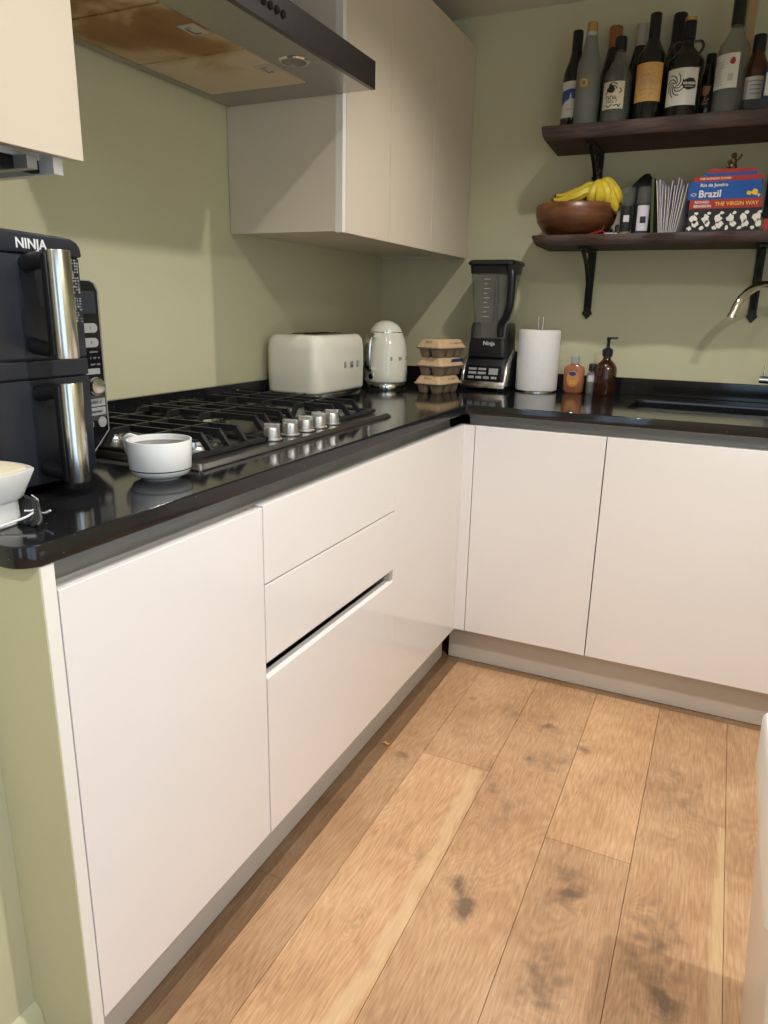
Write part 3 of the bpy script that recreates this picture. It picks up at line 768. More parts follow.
bm = text_bm('NINJA', 0.0190, 0.0003, 1.0, 0.0004); xf(bm, Matrix.Translation((0.0063, -0.087, 0.3580)) @ FACE_PX)
obj('logo', bm, M['whiteink'], AF)
# small vertical printing at the drawer's right border
bm = BM(); rq = random.Random(5)
for i in range(22):
    z = 0.252 + i * 0.0042
    for jx in range(3):
        if rq.random() < 0.75: box(bm, 0.0032, 0.0035, -0.0165 + jx * 0.0045, -0.0165 + jx * 0.0045 + rq.uniform(0.0015, 0.0035), z, z + rq.uniform(0.0012, 0.003))
obj('side_print', bm, M['greyink'], dr1)
# recessed control panel on the right
PXf = -0.105   # panel face
out = [(0.004, 0.012), (0.088, 0.012), (0.100, 0.020), (0.137, 0.055), (0.138, 0.300), (0.132, 0.314), (0.120, 0.319), (0.004, 0.321)]
bm = BM(); prism(bm, out, 'x', -0.355, PXf - 0.004, 0.003, 2)
obj('side_housing', bm, M['black'], AF, smooth=30)
bm = BM(); prism(bm, [(0.004, 0.014), (0.086, 0.014), (0.098, 0.022), (0.134, 0.056), (0.134, 0.300), (0.128, 0.312), (0.118, 0.316), (0.004, 0.318)], 'x', PXf - 0.003, PXf, 0.001, 1)
cp = obj('control_panel', bm, M['gloss_black'], AF)
bm = BM(); tube(bm, [(PXf - 0.001, 0.088, 0.0135), (PXf - 0.001, 0.099, 0.0215), (PXf - 0.001, 0.1355, 0.0555), (PXf - 0.001, 0.1362, 0.298), (PXf - 0.001, 0.131, 0.312), (PXf - 0.001, 0.119, 0.3175), (PXf - 0.001, 0.06, 0.3185)], 0.0011, 6)
obj('panel_rim', bm, M['greyink'], cp)
def pbox(name, y0, y1, z0, z1, m, b=0.001): 
    return obj(name, BX(PXf + 0.0002, PXf + 0.0016, y0, y1, z0, z1, min(b, 0.0006)), m, cp)
pbox('display', 0.07, 0.126, 0.262, 0.300, M['display'])
for z in (0.238, 0.213):
    bm = BM(); prism(bm, [(0.08, z - 0.008)] + [(0.118 + 0.008 * math.cos(a), z + 0.008 * math.sin(a)) for a in [-PI / 2 + PI * i / 8 for i in range(9)]] + [(0.08, z + 0.008)], 'x', PXf + 0.0002, PXf + 0.0014)
    p_ = obj('button', bm, M['pill'], cp)
    bt = text_bm('1' if z > 0.22 else '2', 0.008, 0.0002); xf(bt, Matrix.Translation((PXf + 0.0017, 0.110, z)) @ FACE_PX)
    obj('button_mark', bt, M['ink'], p_)
for z, tx in ((0.197, 'ROAST'), (0.186, 'BAKE'), (0.175, 'REHEAT')):
    bt = squiggle(0.022, 0.003, len(tx) + 2, len(tx)); xf(bt, Matrix.Translation((PXf + 0.0005, 0.116, z)) @ FACE_PX); obj('panel_text', bt, M['greyink'], cp)
pbox('button', 0.085, 0.124, 0.158, 0.168, M['pill'])
kb = obj('dial', LT([(0, 0), (0.0165, 0), (0.0165, 0.008), (0.0145, 0.012), (0.010, 0.013), (0, 0.0125)], 28), M['satinchrome'], cp, smooth=35, loc=(PXf + 0.0005, 0.108, 0.137), rot=(0, PI / 2, 0))
for z in (0.108, 0.092):
    p_ = pbox('button', 0.080, 0.130, z - 0.007, z + 0.007, M['pill'])
    bt = squiggle(0.034, 0.004, 8, int(z * 1000)); xf(bt, Matrix.Translation((PXf + 0.0019, 0.105, z)) @ FACE_PX); obj('button_mark', bt, M['ink'], p_)
obj('round_button', LT([(0, 0), (0.0095, 0), (0.0095, 0.0015), (0, 0.0018)], 20), M['pill'], cp, loc=(PXf + 0.0002, 0.120, 0.072), rot=(0, PI / 2, 0))
obj('power_button', LT([(0.005, 0), (0.0062, 0), (0.0062, 0.0008), (0.005, 0.0008)], 20, closed=True), M['greyink'], cp, loc=(PXf + 0.0002, 0.094, 0.070), rot=(0, PI / 2, 0))

bm = TB(spline([(0, 0, 0.003), (0.008, 0.004, 0.006), (0.015, 0.001, 0.004), (0.020, 0.008, 0.003)], 4), [0.002, 0.004, 0.003, 0.0015], 6, flat=0.6)
o = obj('food_crumb', bm, M['orangep'], smooth=50, loc=(0.585, -1.175, -0.0004)); tag(o, 'tiny orange crumb on the floor beside the grey plinth under the hob run', 'crumb')
# ------------------------------------------------------------------ small white appliance, left edge
sc_ = thing('kitchen_scale', 'small white flared appliance with cream top and bundled black cable, bottom-left worktop corner', 'appliance', (0.476, -2.190, ZW1))
def sq(h, z, bulge=1.0, n=5, rot=PI / 4):
    out = []
    for k in range(4):
        a0 = rot + k * PI / 2
        p = Vector((math.cos(a0), math.sin(a0))) * h; q = Vector((math.cos(a0 + PI / 2), math.sin(a0 + PI / 2))) * h
        for i in range(n):
            t = i / n; m_ = p.lerp(q, t); m_ *= 1 + bulge * 0.22 * math.sin(PI * t)
            out.append((m_.x, m_.y, z))
    return out
bm = loft(BM(), [sq(0.040, 0.0), sq(0.042, 0.002), sq(0.041, 0.030), sq(0.043, 0.033)], True, True)
obj('base', bm, M['china'], sc_, smooth=40)
bm = loft(BM(), [sq(0.045, 0.0332), sq(0.048, 0.036), sq(0.064, 0.070), sq(0.064, 0.073), sq(0.060, 0.073), sq(0.058, 0.069)], True, True)
obj('bowl', bm, M['china'], sc_, smooth=40)
bm = loft(BM(), [sq(0.056, 0.0695), sq(0.054, 0.0745), sq(0.030, 0.077)], True, True)
obj('top', bm, M['creamlabel'], sc_, smooth=40)
bm = BM()
for i in range(9):
    o1 = 0.0042 * (i - 4)
    rr_ = random.Random(i)
    tube(bm, spline([(0.016 + o1, 0.046 + abs(o1) * 0.3, 0.034 - 0.002 * abs(i - 3)), (0.026 + o1, 0.046, 0.026), (0.036 + o1 * 1.1, 0.038, 0.012 + 0.001 * i), (0.046 + o1 * 1.2, 0.030, 0.0045 + 0.002 * (i % 3)), (0.052 + o1, 0.022, 0.004 + 0.002 * (i % 2))], 5), 0.0027, 8)
cb = obj('cord', bm, M['cable'], sc_, smooth=60)
bm = BM()
tube(bm, spline([(0.022, 0.056, 0.030), (0.040, 0.050, 0.026), (0.047, 0.036, 0.018), (0.040, 0.028, 0.018)], 5), 0.0014, 6)
tube(bm, spline([(0.030, 0.044, 0.024), (0.050, 0.046, 0.012), (0.062, 0.050, 0.016)], 5), 0.0014, 6)
tube(bm, spline([(0.046, 0.044, 0.017), (0.050, 0.020, 0.012), (0.040, -0.010, 0.006), (0.050, -0.03, 0.004)], 5), 0.0016, 6)
obj('cable_tie', bm, M['china'], cb, smooth=60)

# ------------------------------------------------------------------ toaster
TO = thing('toaster', 'cream enamel two-slot toaster with rounded corners and letters along its side, behind the hob', 'toaster', (0.1205, -0.726, ZW1), 0)
L2, W2 = 0.163, 0.0985
bm = loft(BM(), [rrect(W2 - 0.012, L2 - 0.012, 0.03, 0.024, 6), rrect(W2 - 0.002, L2 - 0.002, 0.038, 0.027, 6), rrect(W2, L2, 0.04, 0.034, 6), rrect(W2, L2 - 0.001, 0.04, 0.156, 6), rrect(W2 - 0.003, L2 - 0.004, 0.04, 0.184, 6),
                 rrect(W2 - 0.012, L2 - 0.013, 0.035, 0.1975, 6), rrect(W2 - 0.026, L2 - 0.028, 0.025, 0.2005, 6)], True, True)
obj('shell', bm, M['cream'], TO, smooth=60)
bm = loft(BM(), [rrect(W2 - 0.010, L2 - 0.010, 0.03, 0.006, 6), rrect(W2 - 0.008, L2 - 0.008, 0.03, 0.010, 6), rrect(W2 - 0.008, L2 - 0.008, 0.03, 0.0235, 6)], True, True)
obj('chrome_base', bm, M['chrome'], TO, smooth=60)
for a in (-1, 1):
    for b_ in (-1, 1): obj('foot', LT([(0, 0), (0.012, 0), (0.012, 0.006), (0, 0.006)], 14), M['black'], TO, loc=(a * 0.06, b_ * 0.11, 0))
bm = BM(); loft(bm, [rrect(W2 - 0.030, L2 - 0.032, 0.02, 0.2006, 6), rrect(W2 - 0.031, L2 - 0.033, 0.02, 0.2022, 6)], True, True)
tp = obj('top_plate', bm, M['chrome'], TO)
for xx in (-0.022, 0.022): obj('slot', BX(xx - 0.011, xx + 0.011, -0.1, 0.1, 0.2023, 0.2034, 0.0003), M['gap'], tp)
bm = BM()
for ch, yy in zip('SMEG', (0.005, 0.048, 0.089, 0.128)):
    tb = text_bm(ch, 0.026, 0.0012, 1, 0.0012); xf(tb, Matrix.Translation((W2 + 0.0013 - (0.004 if yy > 0.12 else 0), yy, 0.106)) @ FACE_PX)
    merge(bm, tb)
obj('letters', bm, M['greyink'], TO)
bm = BM(); box(bm, -0.016, 0.016, L2 + 0.002, L2 + 0.014, 0.120, 0.132, 0.004)
obj('lever', bm, M['chrome'], TO, smooth=40)

# ------------------------------------------------------------------ kettle
KT = thing('kettle', 'cream enamel kettle with chrome handle and base, between the toaster and egg boxes', 'kettle', (0.198, -0.37, ZW1))
body = [(0, 0.026), (0.070, 0.026), (0.0765, 0.028), (0.079, 0.034), (0.0795, 0.060), (0.078, 0.110), (0.074, 0.150), (0.067, 0.180), (0.0585, 0.2005), (0.0, 0.2005)]
obj('jug', LT(body, 40), M['cream'], KT, smooth=60)
obj('seam', LT([(0, 0.2006), (0.0585, 0.2006), (0.0583, 0.2035), (0, 0.2035)], 40), M['chrome'], KT, smooth=30)
obj('lid', LT([(0, 0.2036), (0.0575, 0.2036), (0.052, 0.216), (0.040, 0.229), (0.024, 0.238), (0.010, 0.2415), (0, 0.242)], 40), M['cream'], KT, smooth=60)
bs = obj('chrome_base', LT([(0, 0.0), (0.072, 0.0), (0.074, 0.003), (0.074, 0.021), (0.071, 0.0255), (0, 0.0255)], 40), M['chrome'], KT, smooth=35)
# handle points towards camera-left: direction angle
ah = math.radians(-103)
d_ = Vector((math.cos(ah), math.sin(ah), 0))
hp = [d_ * 0.060 + Vector((0, 0, 0.186)), d_ * 0.082 + Vector((0, 0, 0.192)), d_ * 0.098 + Vector((0, 0, 0.182)), d_ * 0.104 + Vector((0, 0, 0.150)), d_ * 0.104 + Vector((0, 0, 0.105)), d_ * 0.098 + Vector((0, 0, 0.078)), d_ * 0.079 + Vector((0, 0, 0.072))]
sd = Vector((-d_.y, d_.x, 0))
obj('handle', TB(spline(hp, 5), [0.010, 0.014, 0.017, 0.018, 0.016, 0.013, 0.010], 16, up=(0, 0, 1), flat=0.55), M['chrome'], KT, smooth=70)
bm = LT([(0, 0), (0.011, 0), (0.010, 0.006), (0, 0.007)], 18)
o = obj('switch', bm, M['chrome'], KT, smooth=40, loc=d_ * 0.0785 + Vector((0, 0, 0.050)))
o.rotation_euler = d_.to_track_quat('Z', 'Y').to_euler()
bm = BM()
for i, ch in enumerate('SMEG'):
    tb = text_bm(ch, 0.017, 0.0008, 1, 0.0008)
    wrap(tb, 0.0785, 0.112, math.radians(-50 + i * 26)); merge(bm, tb)
obj('letters', bm, M['greyink'], KT)

# ------------------------------------------------------------------ egg boxes
def egg_box(label, loc, rz, blue=False, marks=0):
    t = thing('egg_carton', label, 'egg box', loc, rz, 'egg cartons stacked beside the kettle')
    hx, hy = 0.0525, 0.076   # short half (x), long half (y)
    bm = BM()
    for i in range(2):
        for j in range(3):
            cx = (i - 0.5) * 0.050; cy = (j - 1) * 0.049
            loft(bm, [[(cx + x, cy + y, z) for x, y, z in rrect(s, s, s * 0.55, z, 4)] for s, z in ((0.0135, 0.0), (0.0165, 0.003), (0.0215, 0.024), (0.0243, 0.031))], True, True)
    loft(bm, [rrect(hx, hy, 0.012, 0.029, 4), rrect(hx + 0.002, hy + 0.002, 0.012, 0.031, 4), rrect(hx + 0.002, hy + 0.002, 0.012, 0.033, 4)], True, True)
    obj('tray', bm, M['egggrey'], t, smooth=50)
    bm = BM()
    loft(bm, [rrect(hx + 0.003, hy + 0.003, 0.012, 0.0332, 4), rrect(hx + 0.003, hy + 0.003, 0.012, 0.036, 4), rrect(hx - 0.001, hy - 0.001, 0.012, 0.038, 4), rrect(hx - 0.010, hy - 0.011, 0.014, 0.0585, 4), rrect(hx - 0.014, hy - 0.015, 0.014, 0.061, 4)], True, True)
    for s in (-1, 1):
        box(bm, -0.016, 0.016, s * (hy - 0.010) - 0.004, s * (hy - 0.010) + 0.004, 0.039, 0.059, 0.003)
    obj('lid', bm, M['eggtan'], t, smooth=40)
    bm = BM()
    if blue:
        A = Matrix.Translation((hx - 0.0035, 0.03, 0.0485)) @ Matrix.Rotation(math.radians(24), 4, 'Y') @ FACE_PX
        box(bm, -0.038, 0.038, -0.009, 0.009, -0.0002, 0.0008, M=None); xf(bm, A)
        obj('blue_label', bm, M['bluelabel'], t)
    else:
        rq = random.Random(marks); q = BM()
        for k in range(10): box(q, -0.035 + k * 0.007, -0.035 + k * 0.007 + rq.uniform(0.001, 0.0035), rq.uniform(-0.006, 0), rq.uniform(0.001, 0.006), 0.0004, 0.0008)
        A = Matrix.Translation((hx - 0.0045, 0.02, 0.0485)) @ Matrix.Rotation(math.radians(-26 + 50), 4, 'Y') @ FACE_PX
        xf(q, A); bm.free()
        obj('print', q, M['ink'], t)
    return t
e0 = (0.398, -0.355)
egg_box('tan egg carton at the bottom of the stack of three beside the kettle', (e0[0], e0[1], ZW1), math.radians(-10), marks=1)
egg_box('tan egg carton with a blue label, middle of the stack of three', (e0[0] + 0.005, e0[1] + 0.004, ZW1 + 0.0612), math.radians(-12), blue=True)
egg_box('tan egg carton on top of the stack of three', (e0[0] + 0.006, e0[1] + 0.004, ZW1 + 0.1225), math.radians(-17), marks=3)

# ------------------------------------------------------------------ blender
BL = thing('blender', 'black countertop blender with clear jar and silver control base beside the kitchen roll', 'blender', (0.517, -0.122, ZW1))
hw = 0.083
# silver side frame / base
bm = BM()
for s in (-1, 1):
    pr_ = [(-0.100, 0.014), (0.085, 0.012), (0.095, 0.05), (0.080, 0.135), (0.010, 0.146), (-0.040, 0.120), (-0.074, 0.085)]
    x0, x1 = (s * hw - 0.010, s * hw + 0.002) if s > 0 else (-hw - 0.002, -hw + 0.010)
    prism(bm, [(y, z) for y, z in pr_], 'x', x0, x1, 0.004, 2)
prism(bm, [(-0.102, 0.010), (-0.060, 0.010), (-0.060, 0.034), (-0.096, 0.034)], 'x', -hw, hw, 0.003, 2)
obj('silver_frame', bm, M['satinchrome'], BL, smooth=30)
bm = BM()
prism(bm, [(-0.093, 0.034), (0.086, 0.012), (0.094, 0.05), (0.082, 0.138), (0.006, 0.150), (-0.044, 0.128), (-0.078, 0.088)], 'x', -hw + 0.010, hw - 0.010, 0.003, 2)
for sx_ in (-1, 1): box(bm, sx_ * 0.068 - 0.012, sx_ * 0.068 + 0.012, -0.09, 0.085, 0, 0.012, 0.003)
for sx_ in (-1, 1):
    prism(bm, [(-0.055, 0.020), (0.089, 0.018), (0.090, 0.05), (0.082, 0.134), (0.030, 0.138), (-0.012, 0.113), (-0.036, 0.08)], 'x', sx_ * (hw + 0.0022), sx_ * (hw + 0.004), 0.0005, 1)
obj('motor_base', bm, M['black'], BL, smooth=30)
# tower around the jar foot
bm = BM()
loft(bm, [[(x, y + 0.008, z) for x, y, z in l] for l in [rrect(0.074, 0.072, 0.02, 0.120, 5), rrect(0.072, 0.070, 0.02, 0.165, 5), rrect(0.068, 0.066, 0.02, 0.184, 5)]], True, True)
for s in (-1, 1):
    prism(bm, [(-0.050, 0.16), (0.068, 0.16), (0.064, 0.225), (0.050, 0.240), (-0.028, 0.240), (-0.042, 0.222)], 'x', s * 0.066 - 0.0035, s * 0.066 + 0.0035, 0.003, 2)
obj('collar', bm, M['black'], BL, smooth=35)
tb = text_bm('Ninja', 0.0205, 0.0004, 1.0, 0.0002); xf(tb, Matrix.Translation((0.008, -0.0642, 0.168)) @ FACE_NY)
obj('logo', tb, M['whiteink'], BL)
# control panel on slanted face
pn = Vector((0, -(0.088 - 0.034), (-0.078 + 0.093))).normalized()
PA = Matrix.Translation((0, -0.0860, 0.061)) @ Matrix.Rotation(PI / 2 - math.atan2(0.015, 0.054), 4, 'X')
bm = BM(); box(bm, -0.066, 0.066, -0.027, 0.029, -0.001, 0.0012, 0.0005); xf(bm, PA)
cp = obj('control_panel', bm, M['gloss_black'], BL)
def pb(x0, x1, y0, y1):
    bm = BM(); box(bm, x0, x1, y0, y1, 0.0013, 0.0024, 0.0004); xf(bm, PA)
    return obj('button', bm, M['pill'], cp)
pb(-0.056, -0.026, 0.012, 0.020); pb(-0.020, 0.010, 0.012, 0.020)
pb(-0.056, -0.026, -0.003, 0.006); pb(-0.020, 0.010, -0.003, 0.006); pb(0.020, 0.055, -0.003, 0.020)
for k in range(4): pb(-0.056 + k * 0.029, -0.034 + k * 0.029, -0.019, -0.010)
# jar
jar = [[(x, y + 0.005, z) for x, y, z in l] for l in [rrect(0.062, 0.062, 0.018, 0.186, 5), rrect(0.060, 0.060, 0.018, 0.232, 5), rrect(0.067, 0.065, 0.018, 0.32, 5), rrect(0.075, 0.071, 0.018, 0.41, 5)]]
jin = [[(x, y + 0.005, z) for x, y, z in l] for l in [rrect(0.0725, 0.0685, 0.017, 0.41, 5), rrect(0.0645, 0.0625, 0.017, 0.32, 5), rrect(0.0575, 0.0575, 0.017, 0.24, 5)]]
bm = loft(BM(), jar + jin, True, True)
jo = obj('jar', bm, M['smoke'], BL, smooth=50)
bm = BM()
for k in range(9): box(bm, -0.020, -0.020 + (0.022 if k % 2 == 0 else 0.014), -0.0645 - 0.0009 * k, -0.0640 - 0.0009 * k, 0.262 + k * 0.016, 0.2632 + k * 0.016)
obj('measure_marks', bm, M['whiteink'], jo)
# blade column
bm = BM(); tube(bm, [(0.006, 0.005, 0.24), (0.006, 0.005, 0.26), (0.006, 0.005, 0.33), (0.006, 0.005, 0.405)], [0.016, 0.010, 0.011, 0.005], 12)
for k, z in enumerate((0.262, 0.310, 0.358)):
    a = k * 2.1
    for s in (0, PI):
        dx, dy = math.cos(a + s), math.sin(a + s)
        bar(bm, (0.006 + dx * 0.008, 0.005 + dy * 0.008, z), (0.006 + dx * 0.036, 0.005 + dy * 0.036, z + 0.006), 0.010, 0.0015)
obj('blade_column', bm, M['black'], BL, smooth=40)
bm = loft(BM(), [[(x, y + 0.005, z) for x, y, z in l] for l in [rrect(0.077, 0.073, 0.018, 0.4105, 5), rrect(0.079, 0.075, 0.018, 0.436, 5), rrect(0.086, 0.080, 0.02, 0.441, 5), rrect(0.086, 0.080, 0.02, 0.449, 5), rrect(0.080, 0.075, 0.02, 0.456, 5)]], True, True)
obj('lid', bm, M['black'], BL, smooth=40)
hp = [(0.066, -0.060, 0.432), (0.080, -0.078, 0.420), (0.086, -0.088, 0.395), (0.086, -0.090, 0.345), (0.083, -0.087, 0.300), (0.070, -0.078, 0.262), (0.052, -0.070, 0.235), (0.050, -0.066, 0.192)]
obj('handle', TB(spline(hp, 5), [0.013, 0.014, 0.014, 0.014, 0.014, 0.014, 0.014, 0.012], 12), M['black'], BL, smooth=60)

# ------------------------------------------------------------------ kitchen roll
KR = thing('kitchen_roll', 'white kitchen paper roll on an upright wire stand beside the blender', 'kitchen roll', (0.690, -0.105, ZW1))
obj('stand_base', LT([(0, 0), (0.070, 0), (0.070, 0.004), (0.066, 0.006), (0, 0.006)], 40), M['satinchrome'], KR, smooth=35)
obj('paper_roll', LT([(0.021, 0.0065), (0.0745, 0.0065), (0.0755, 0.012), (0.0755, 0.214), (0.073, 0.219), (0.021, 0.219)], 48, closed=True), M['tissue'], KR, smooth=45)
wire = [(-0.009, 0, 0.006), (-0.009, 0, 0.262), (-0.005, 0, 0.270), (0.005, 0, 0.270), (0.009, 0, 0.262), (0.009, 0, 0.006)]
obj('wire_rod', TB(wire, 0.0022, 8), M['chrome'], KR, smooth=60)

# ------------------------------------------------------------------ soaps
SO = thing('hand_soap', 'clear bottle of orange hand soap with a clear cap, right of the kitchen roll', 'soap bottle', (0.822, -0.085, ZW1))
def ell(a, b_, z, n=24, p=0.75): return [(a * math.copysign(abs(math.cos(t)) ** p, math.cos(t)), b_ * math.copysign(abs(math.sin(t)) ** p, math.sin(t)), z) for t in [2 * PI * i / n for i in range(n)]]
bm = loft(BM(), [ell(0.030, 0.016, 0), ell(0.036, 0.020, 0.006), ell(0.037, 0.021, 0.045), ell(0.0375, 0.020, 0.084), ell(0.034, 0.018, 0.093), ell(0.018, 0.013, 0.101), ell(0.013, 0.012, 0.104)], True, True)
obj('bottle', bm, M['orangesoap'], SO, smooth=50)
bm = loft(BM(), [ell(0.015, 0.014, 0.1045), ell(0.015, 0.014, 0.128), ell(0.013, 0.012, 0.132)], True, True); obj('cap', bm, M['pill'], SO, smooth=40)
bm = BM(); q = blob(0, 0, 0.022, 0.030, 20, 0.02, 2, 0.0006); merge(bm, q)
xf(bm, Matrix.Translation((0.0, -0.0222, 0.052)) @ FACE_NY); lb_ = obj('label', bm, M['orangep'], SO)
bm = blob(-0.002, 0.012, 0.013, 0.007, 18, 0.02, 3, 0.0006); xf(bm, Matrix.Translation((0, -0.0229, 0.058)) @ FACE_NY); obj('badge', bm, M['bluelabel'], lb_)
bm = BM()
for k in range(3): box(bm, -0.012, 0.012, -0.012 + k * 0.005, -0.0095 + k * 0.005, 0, 0.0004)
xf(bm, Matrix.Translation((0, -0.0229, 0.046)) @ FACE_NY); obj('label_print', bm, M['yellowp'], lb_)

SM = thing('soap_bottle', 'small clear bottle with a black cap between the orange soap and amber bottle', 'bottle', (0.886, -0.088, ZW1))
obj('bottle', LT([(0, 0), (0.0165, 0), (0.0185, 0.003), (0.0185, 0.066), (0.017, 0.074), (0.010, 0.079), (0.010, 0.083), (0, 0.083)], 24), M['frost'], SM, smooth=40)
obj('cap', LT([(0, 0.0832), (0.0135, 0.0832), (0.0135, 0.106), (0.012, 0.108), (0, 0.108)], 24), M['black'], SM, smooth=40)
obj('label', patch(0.0188, 0.045, 0.068, math.radians(-130), math.radians(-30)), M['sheet'], SM)

AM = thing('soap_dispenser', 'round amber pump bottle standing left of the sink', 'soap dispenser', (0.934, -0.100, ZW1))
obj('bottle', LT([(0, 0), (0.036, 0), (0.0385, 0.004), (0.0385, 0.088), (0.036, 0.100), (0.028, 0.113), (0.016, 0.124), (0.0135, 0.129), (0.0135, 0.136), (0, 0.136)], 36), M['amber'], AM, smooth=45)
pu = obj('pump', LT([(0, 0.1362), (0.0175, 0.1362), (0.0185, 0.142), (0.0185, 0.158), (0.012, 0.164), (0.006, 0.166), (0.0055, 0.190), (0.008, 0.194), (0.008, 0.199), (0, 0.199)], 24), M['black'], AM, smooth=40)
bm = BM(); box(bm, -0.006, 0.030, -0.006, 0.006, 0.196, 0.203, 0.002); xf(bm, Matrix.Rotation(math.radians(15), 4, 'Z'))
obj('nozzle', bm, M['black'], pu)

# ------------------------------------------------------------------ hood and wall cabinets
HZ0, HZ1 = 1.690, 1.752
HYa, HYb = -1.795, -1.0045
hd = thing('cooker_hood', 'dark steel cooker hood with greasy filters above the hob', 'cooker hood')
bm = BM()
box(bm, 0.438, 0.450, HYa, HYb, HZ0, HZ1, 0.001)                       # fascia
box(bm, 0.002, 0.438, HYa, HYa + 0.002, HZ0 + 0.004, HZ1); box(bm, 0.002, 0.438, HYb - 0.002, HYb, HZ0 + 0.004, HZ1)
box(bm, 0.002, 0.438, HYa + 0.002, HYb - 0.002, HZ1 - 0.002, HZ1)
box(bm, 0.002, 0.012, HYa + 0.002, HYb - 0.002, HZ0 + 0.004, HZ1 - 0.002)
obj('housing', bm, M['hoodsteel'], hd)
FX0, FX1 = 0.036, 0.322
bm = BM()
box(bm, FX1, 0.438, HYa + 0.002, HYb - 0.002, HZ0, HZ0 + 0.003)
box(bm, 0.012, FX0, HYa + 0.002, HYb - 0.002, HZ0, HZ0 + 0.003)
box(bm, FX0, FX1, -1.1115, HYb - 0.002, HZ0, HZ0 + 0.003); box(bm, FX0, FX1, HYa + 0.002, HYa + 0.02, HZ0, HZ0 + 0.003)
obj('underside', bm, M['steel'], hd)
fy = [-1.112, -1.366, -1.620, -1.780]
for i in range(3):
    bm = BM(); box(bm, FX0 + 0.003, FX1 - 0.003, fy[i + 1] + 0.0025, fy[i] - 0.0025, HZ0 - 0.001, HZ0 + 0.008, 0.002)
    f_ = obj('filter', bm, M['filter'], hd)
    bm = BM(); box(bm, FX1 - 0.045, FX1 - 0.006, (fy[i] + fy[i + 1]) / 2 - 0.03, (fy[i] + fy[i + 1]) / 2 + 0.022, HZ0 - 0.003, HZ0 - 0.0012, 0.0005)
    l_ = obj('latch_plate', bm, M['carcass'], f_)
    bm = BM(); tube(bm, [(FX1 - 0.020, (fy[i] + fy[i + 1]) / 2 - 0.018, HZ0 - 0.0045), (FX1 - 0.034, (fy[i] + fy[i + 1]) / 2 - 0.018, HZ0 - 0.0045), (FX1 - 0.034, (fy[i] + fy[i + 1]) / 2 + 0.012, HZ0 - 0.0045), (FX1 - 0.020, (fy[i] + fy[i + 1]) / 2 + 0.012, HZ0 - 0.0045)], 0.0012, 6)
    obj('latch_loop', bm, M['steel'], l_)
bm = BM(); box(bm, FX0, FX1, fy[3] , fy[0], HZ0 + 0.009, HZ0 + 0.011); obj('filter_bed', bm, M['gap'], hd)
for yl in (-1.262, -1.70):
    lm = obj('lamp', LT([(0.027, -0.003), (0.031, -0.003), (0.034, 0.0), (0.027, 0.0)], 28, closed=True), M['satinchrome'], hd, smooth=40, loc=(0.378, yl, HZ0 - 0.0002))
    obj('lens', LT([(0, -0.0015), (0.026, -0.0015), (0.026, -0.0005), (0, -0.0005)], 24), M['frost'], lm)
for k in range(4):
    obj('button', LT([(0, 0), (0.0075, 0), (0.007, 0.003), (0, 0.0035)], 18), M['gloss_black'], hd, loc=(0.4502, -1.485 + k * 0.0225, HZ0 + 0.030), rot=(0, PI / 2, 0))
bm = BM(); box(bm, 0.002, 0.24, -1.52, -1.28, HZ1 + 0.001, H - 0.002, 0.001); obj('chimney', bm, M['hoodsteel'], hd)

# right-hand wall cabinet
XU = 0.3590
wc = thing('wall_cabinet', 'pale matt wall cabinet to the right of the hood, reaching the corner', 'wall cabinet')
YU = -1.003
bm = BM()
box(bm, 0.002, XU - 0.021, YU, YU + 0.018, 1.369, 2.081); box(bm, 0.002, XU - 0.021, -0.020, -0.002, 1.369, 2.081)
box(bm, 0.002, XU - 0.021, YU + 0.018, -0.020, 2.063, 2.081); box(bm, 0.002, XU - 0.040, YU + 0.018, -0.020, 1.374, 1.390)
box(bm, 0.002, 0.008, YU + 0.018, -0.020, 1.390, 2.063)
obj('carcass', bm, M['wallunit'], wc)
for a, b_ in ((YU + 0.0205, -0.7115), (-0.7085, -0.3765), (-0.3735, -0.003)):
    obj('door', BX(XU - 0.018, XU, a, b_, 1.366, 2.083, 0.001), M['wallunit'], wc)
bm = BM(); box(bm, XU - 0.0225, XU - 0.0185, YU + 0.0185, -0.02, 1.3668, 2.06); obj('gap_shade_sheet', bm, M['gap'], wc)  # black sheet behind the doors, stands in for shade in the gaps
obj('end_edge', BX(XU - 0.0208, XU, YU, YU + 0.018, 1.366, 2.083, 0.0005), M['edge'], wc, label='white edge strip of the end panel')

# left wall cabinet (nearest)
wl = thing('wall_cabinet', 'white wall cabinet at the top left corner of the photo', 'wall cabinet')
bm = BM()
YL = -1.876
box(bm, 0.002, XU - 0.030, YL - 0.018, YL, 1.366, 2.081); box(bm, 0.002, XU - 0.030, -2.6, -2.582, 1.366, 2.081)
box(bm, 0.002, XU - 0.030, -2.582, YL - 0.018, 2.063, 2.081); box(bm, 0.002, XU - 0.06, -2.582, YL - 0.018, 1.387, 1.401)
box(bm, 0.002, 0.008, -2.582, YL - 0.018, 1.385, 2.063)
obj('carcass', bm, M['edge'], wl)
obj('recess_shade_strip', BX(XU - 0.075, XU - 0.060, -2.582, YL - 0.019, 1.368, 1.386, 0.001), M['gap'], wl)  # black strip stands in for the dark of the open recess underneath
obj('door', BX(0.334, 0.352, -2.602, -1.854, 1.389, 2.083, 0.001), M['wallunit'], wl)
obj('divider', BX(0.05, XU - 0.030, YL - 0.066, YL - 0.048, 1.367, 1.386, 0.001), M['alu'], wl)

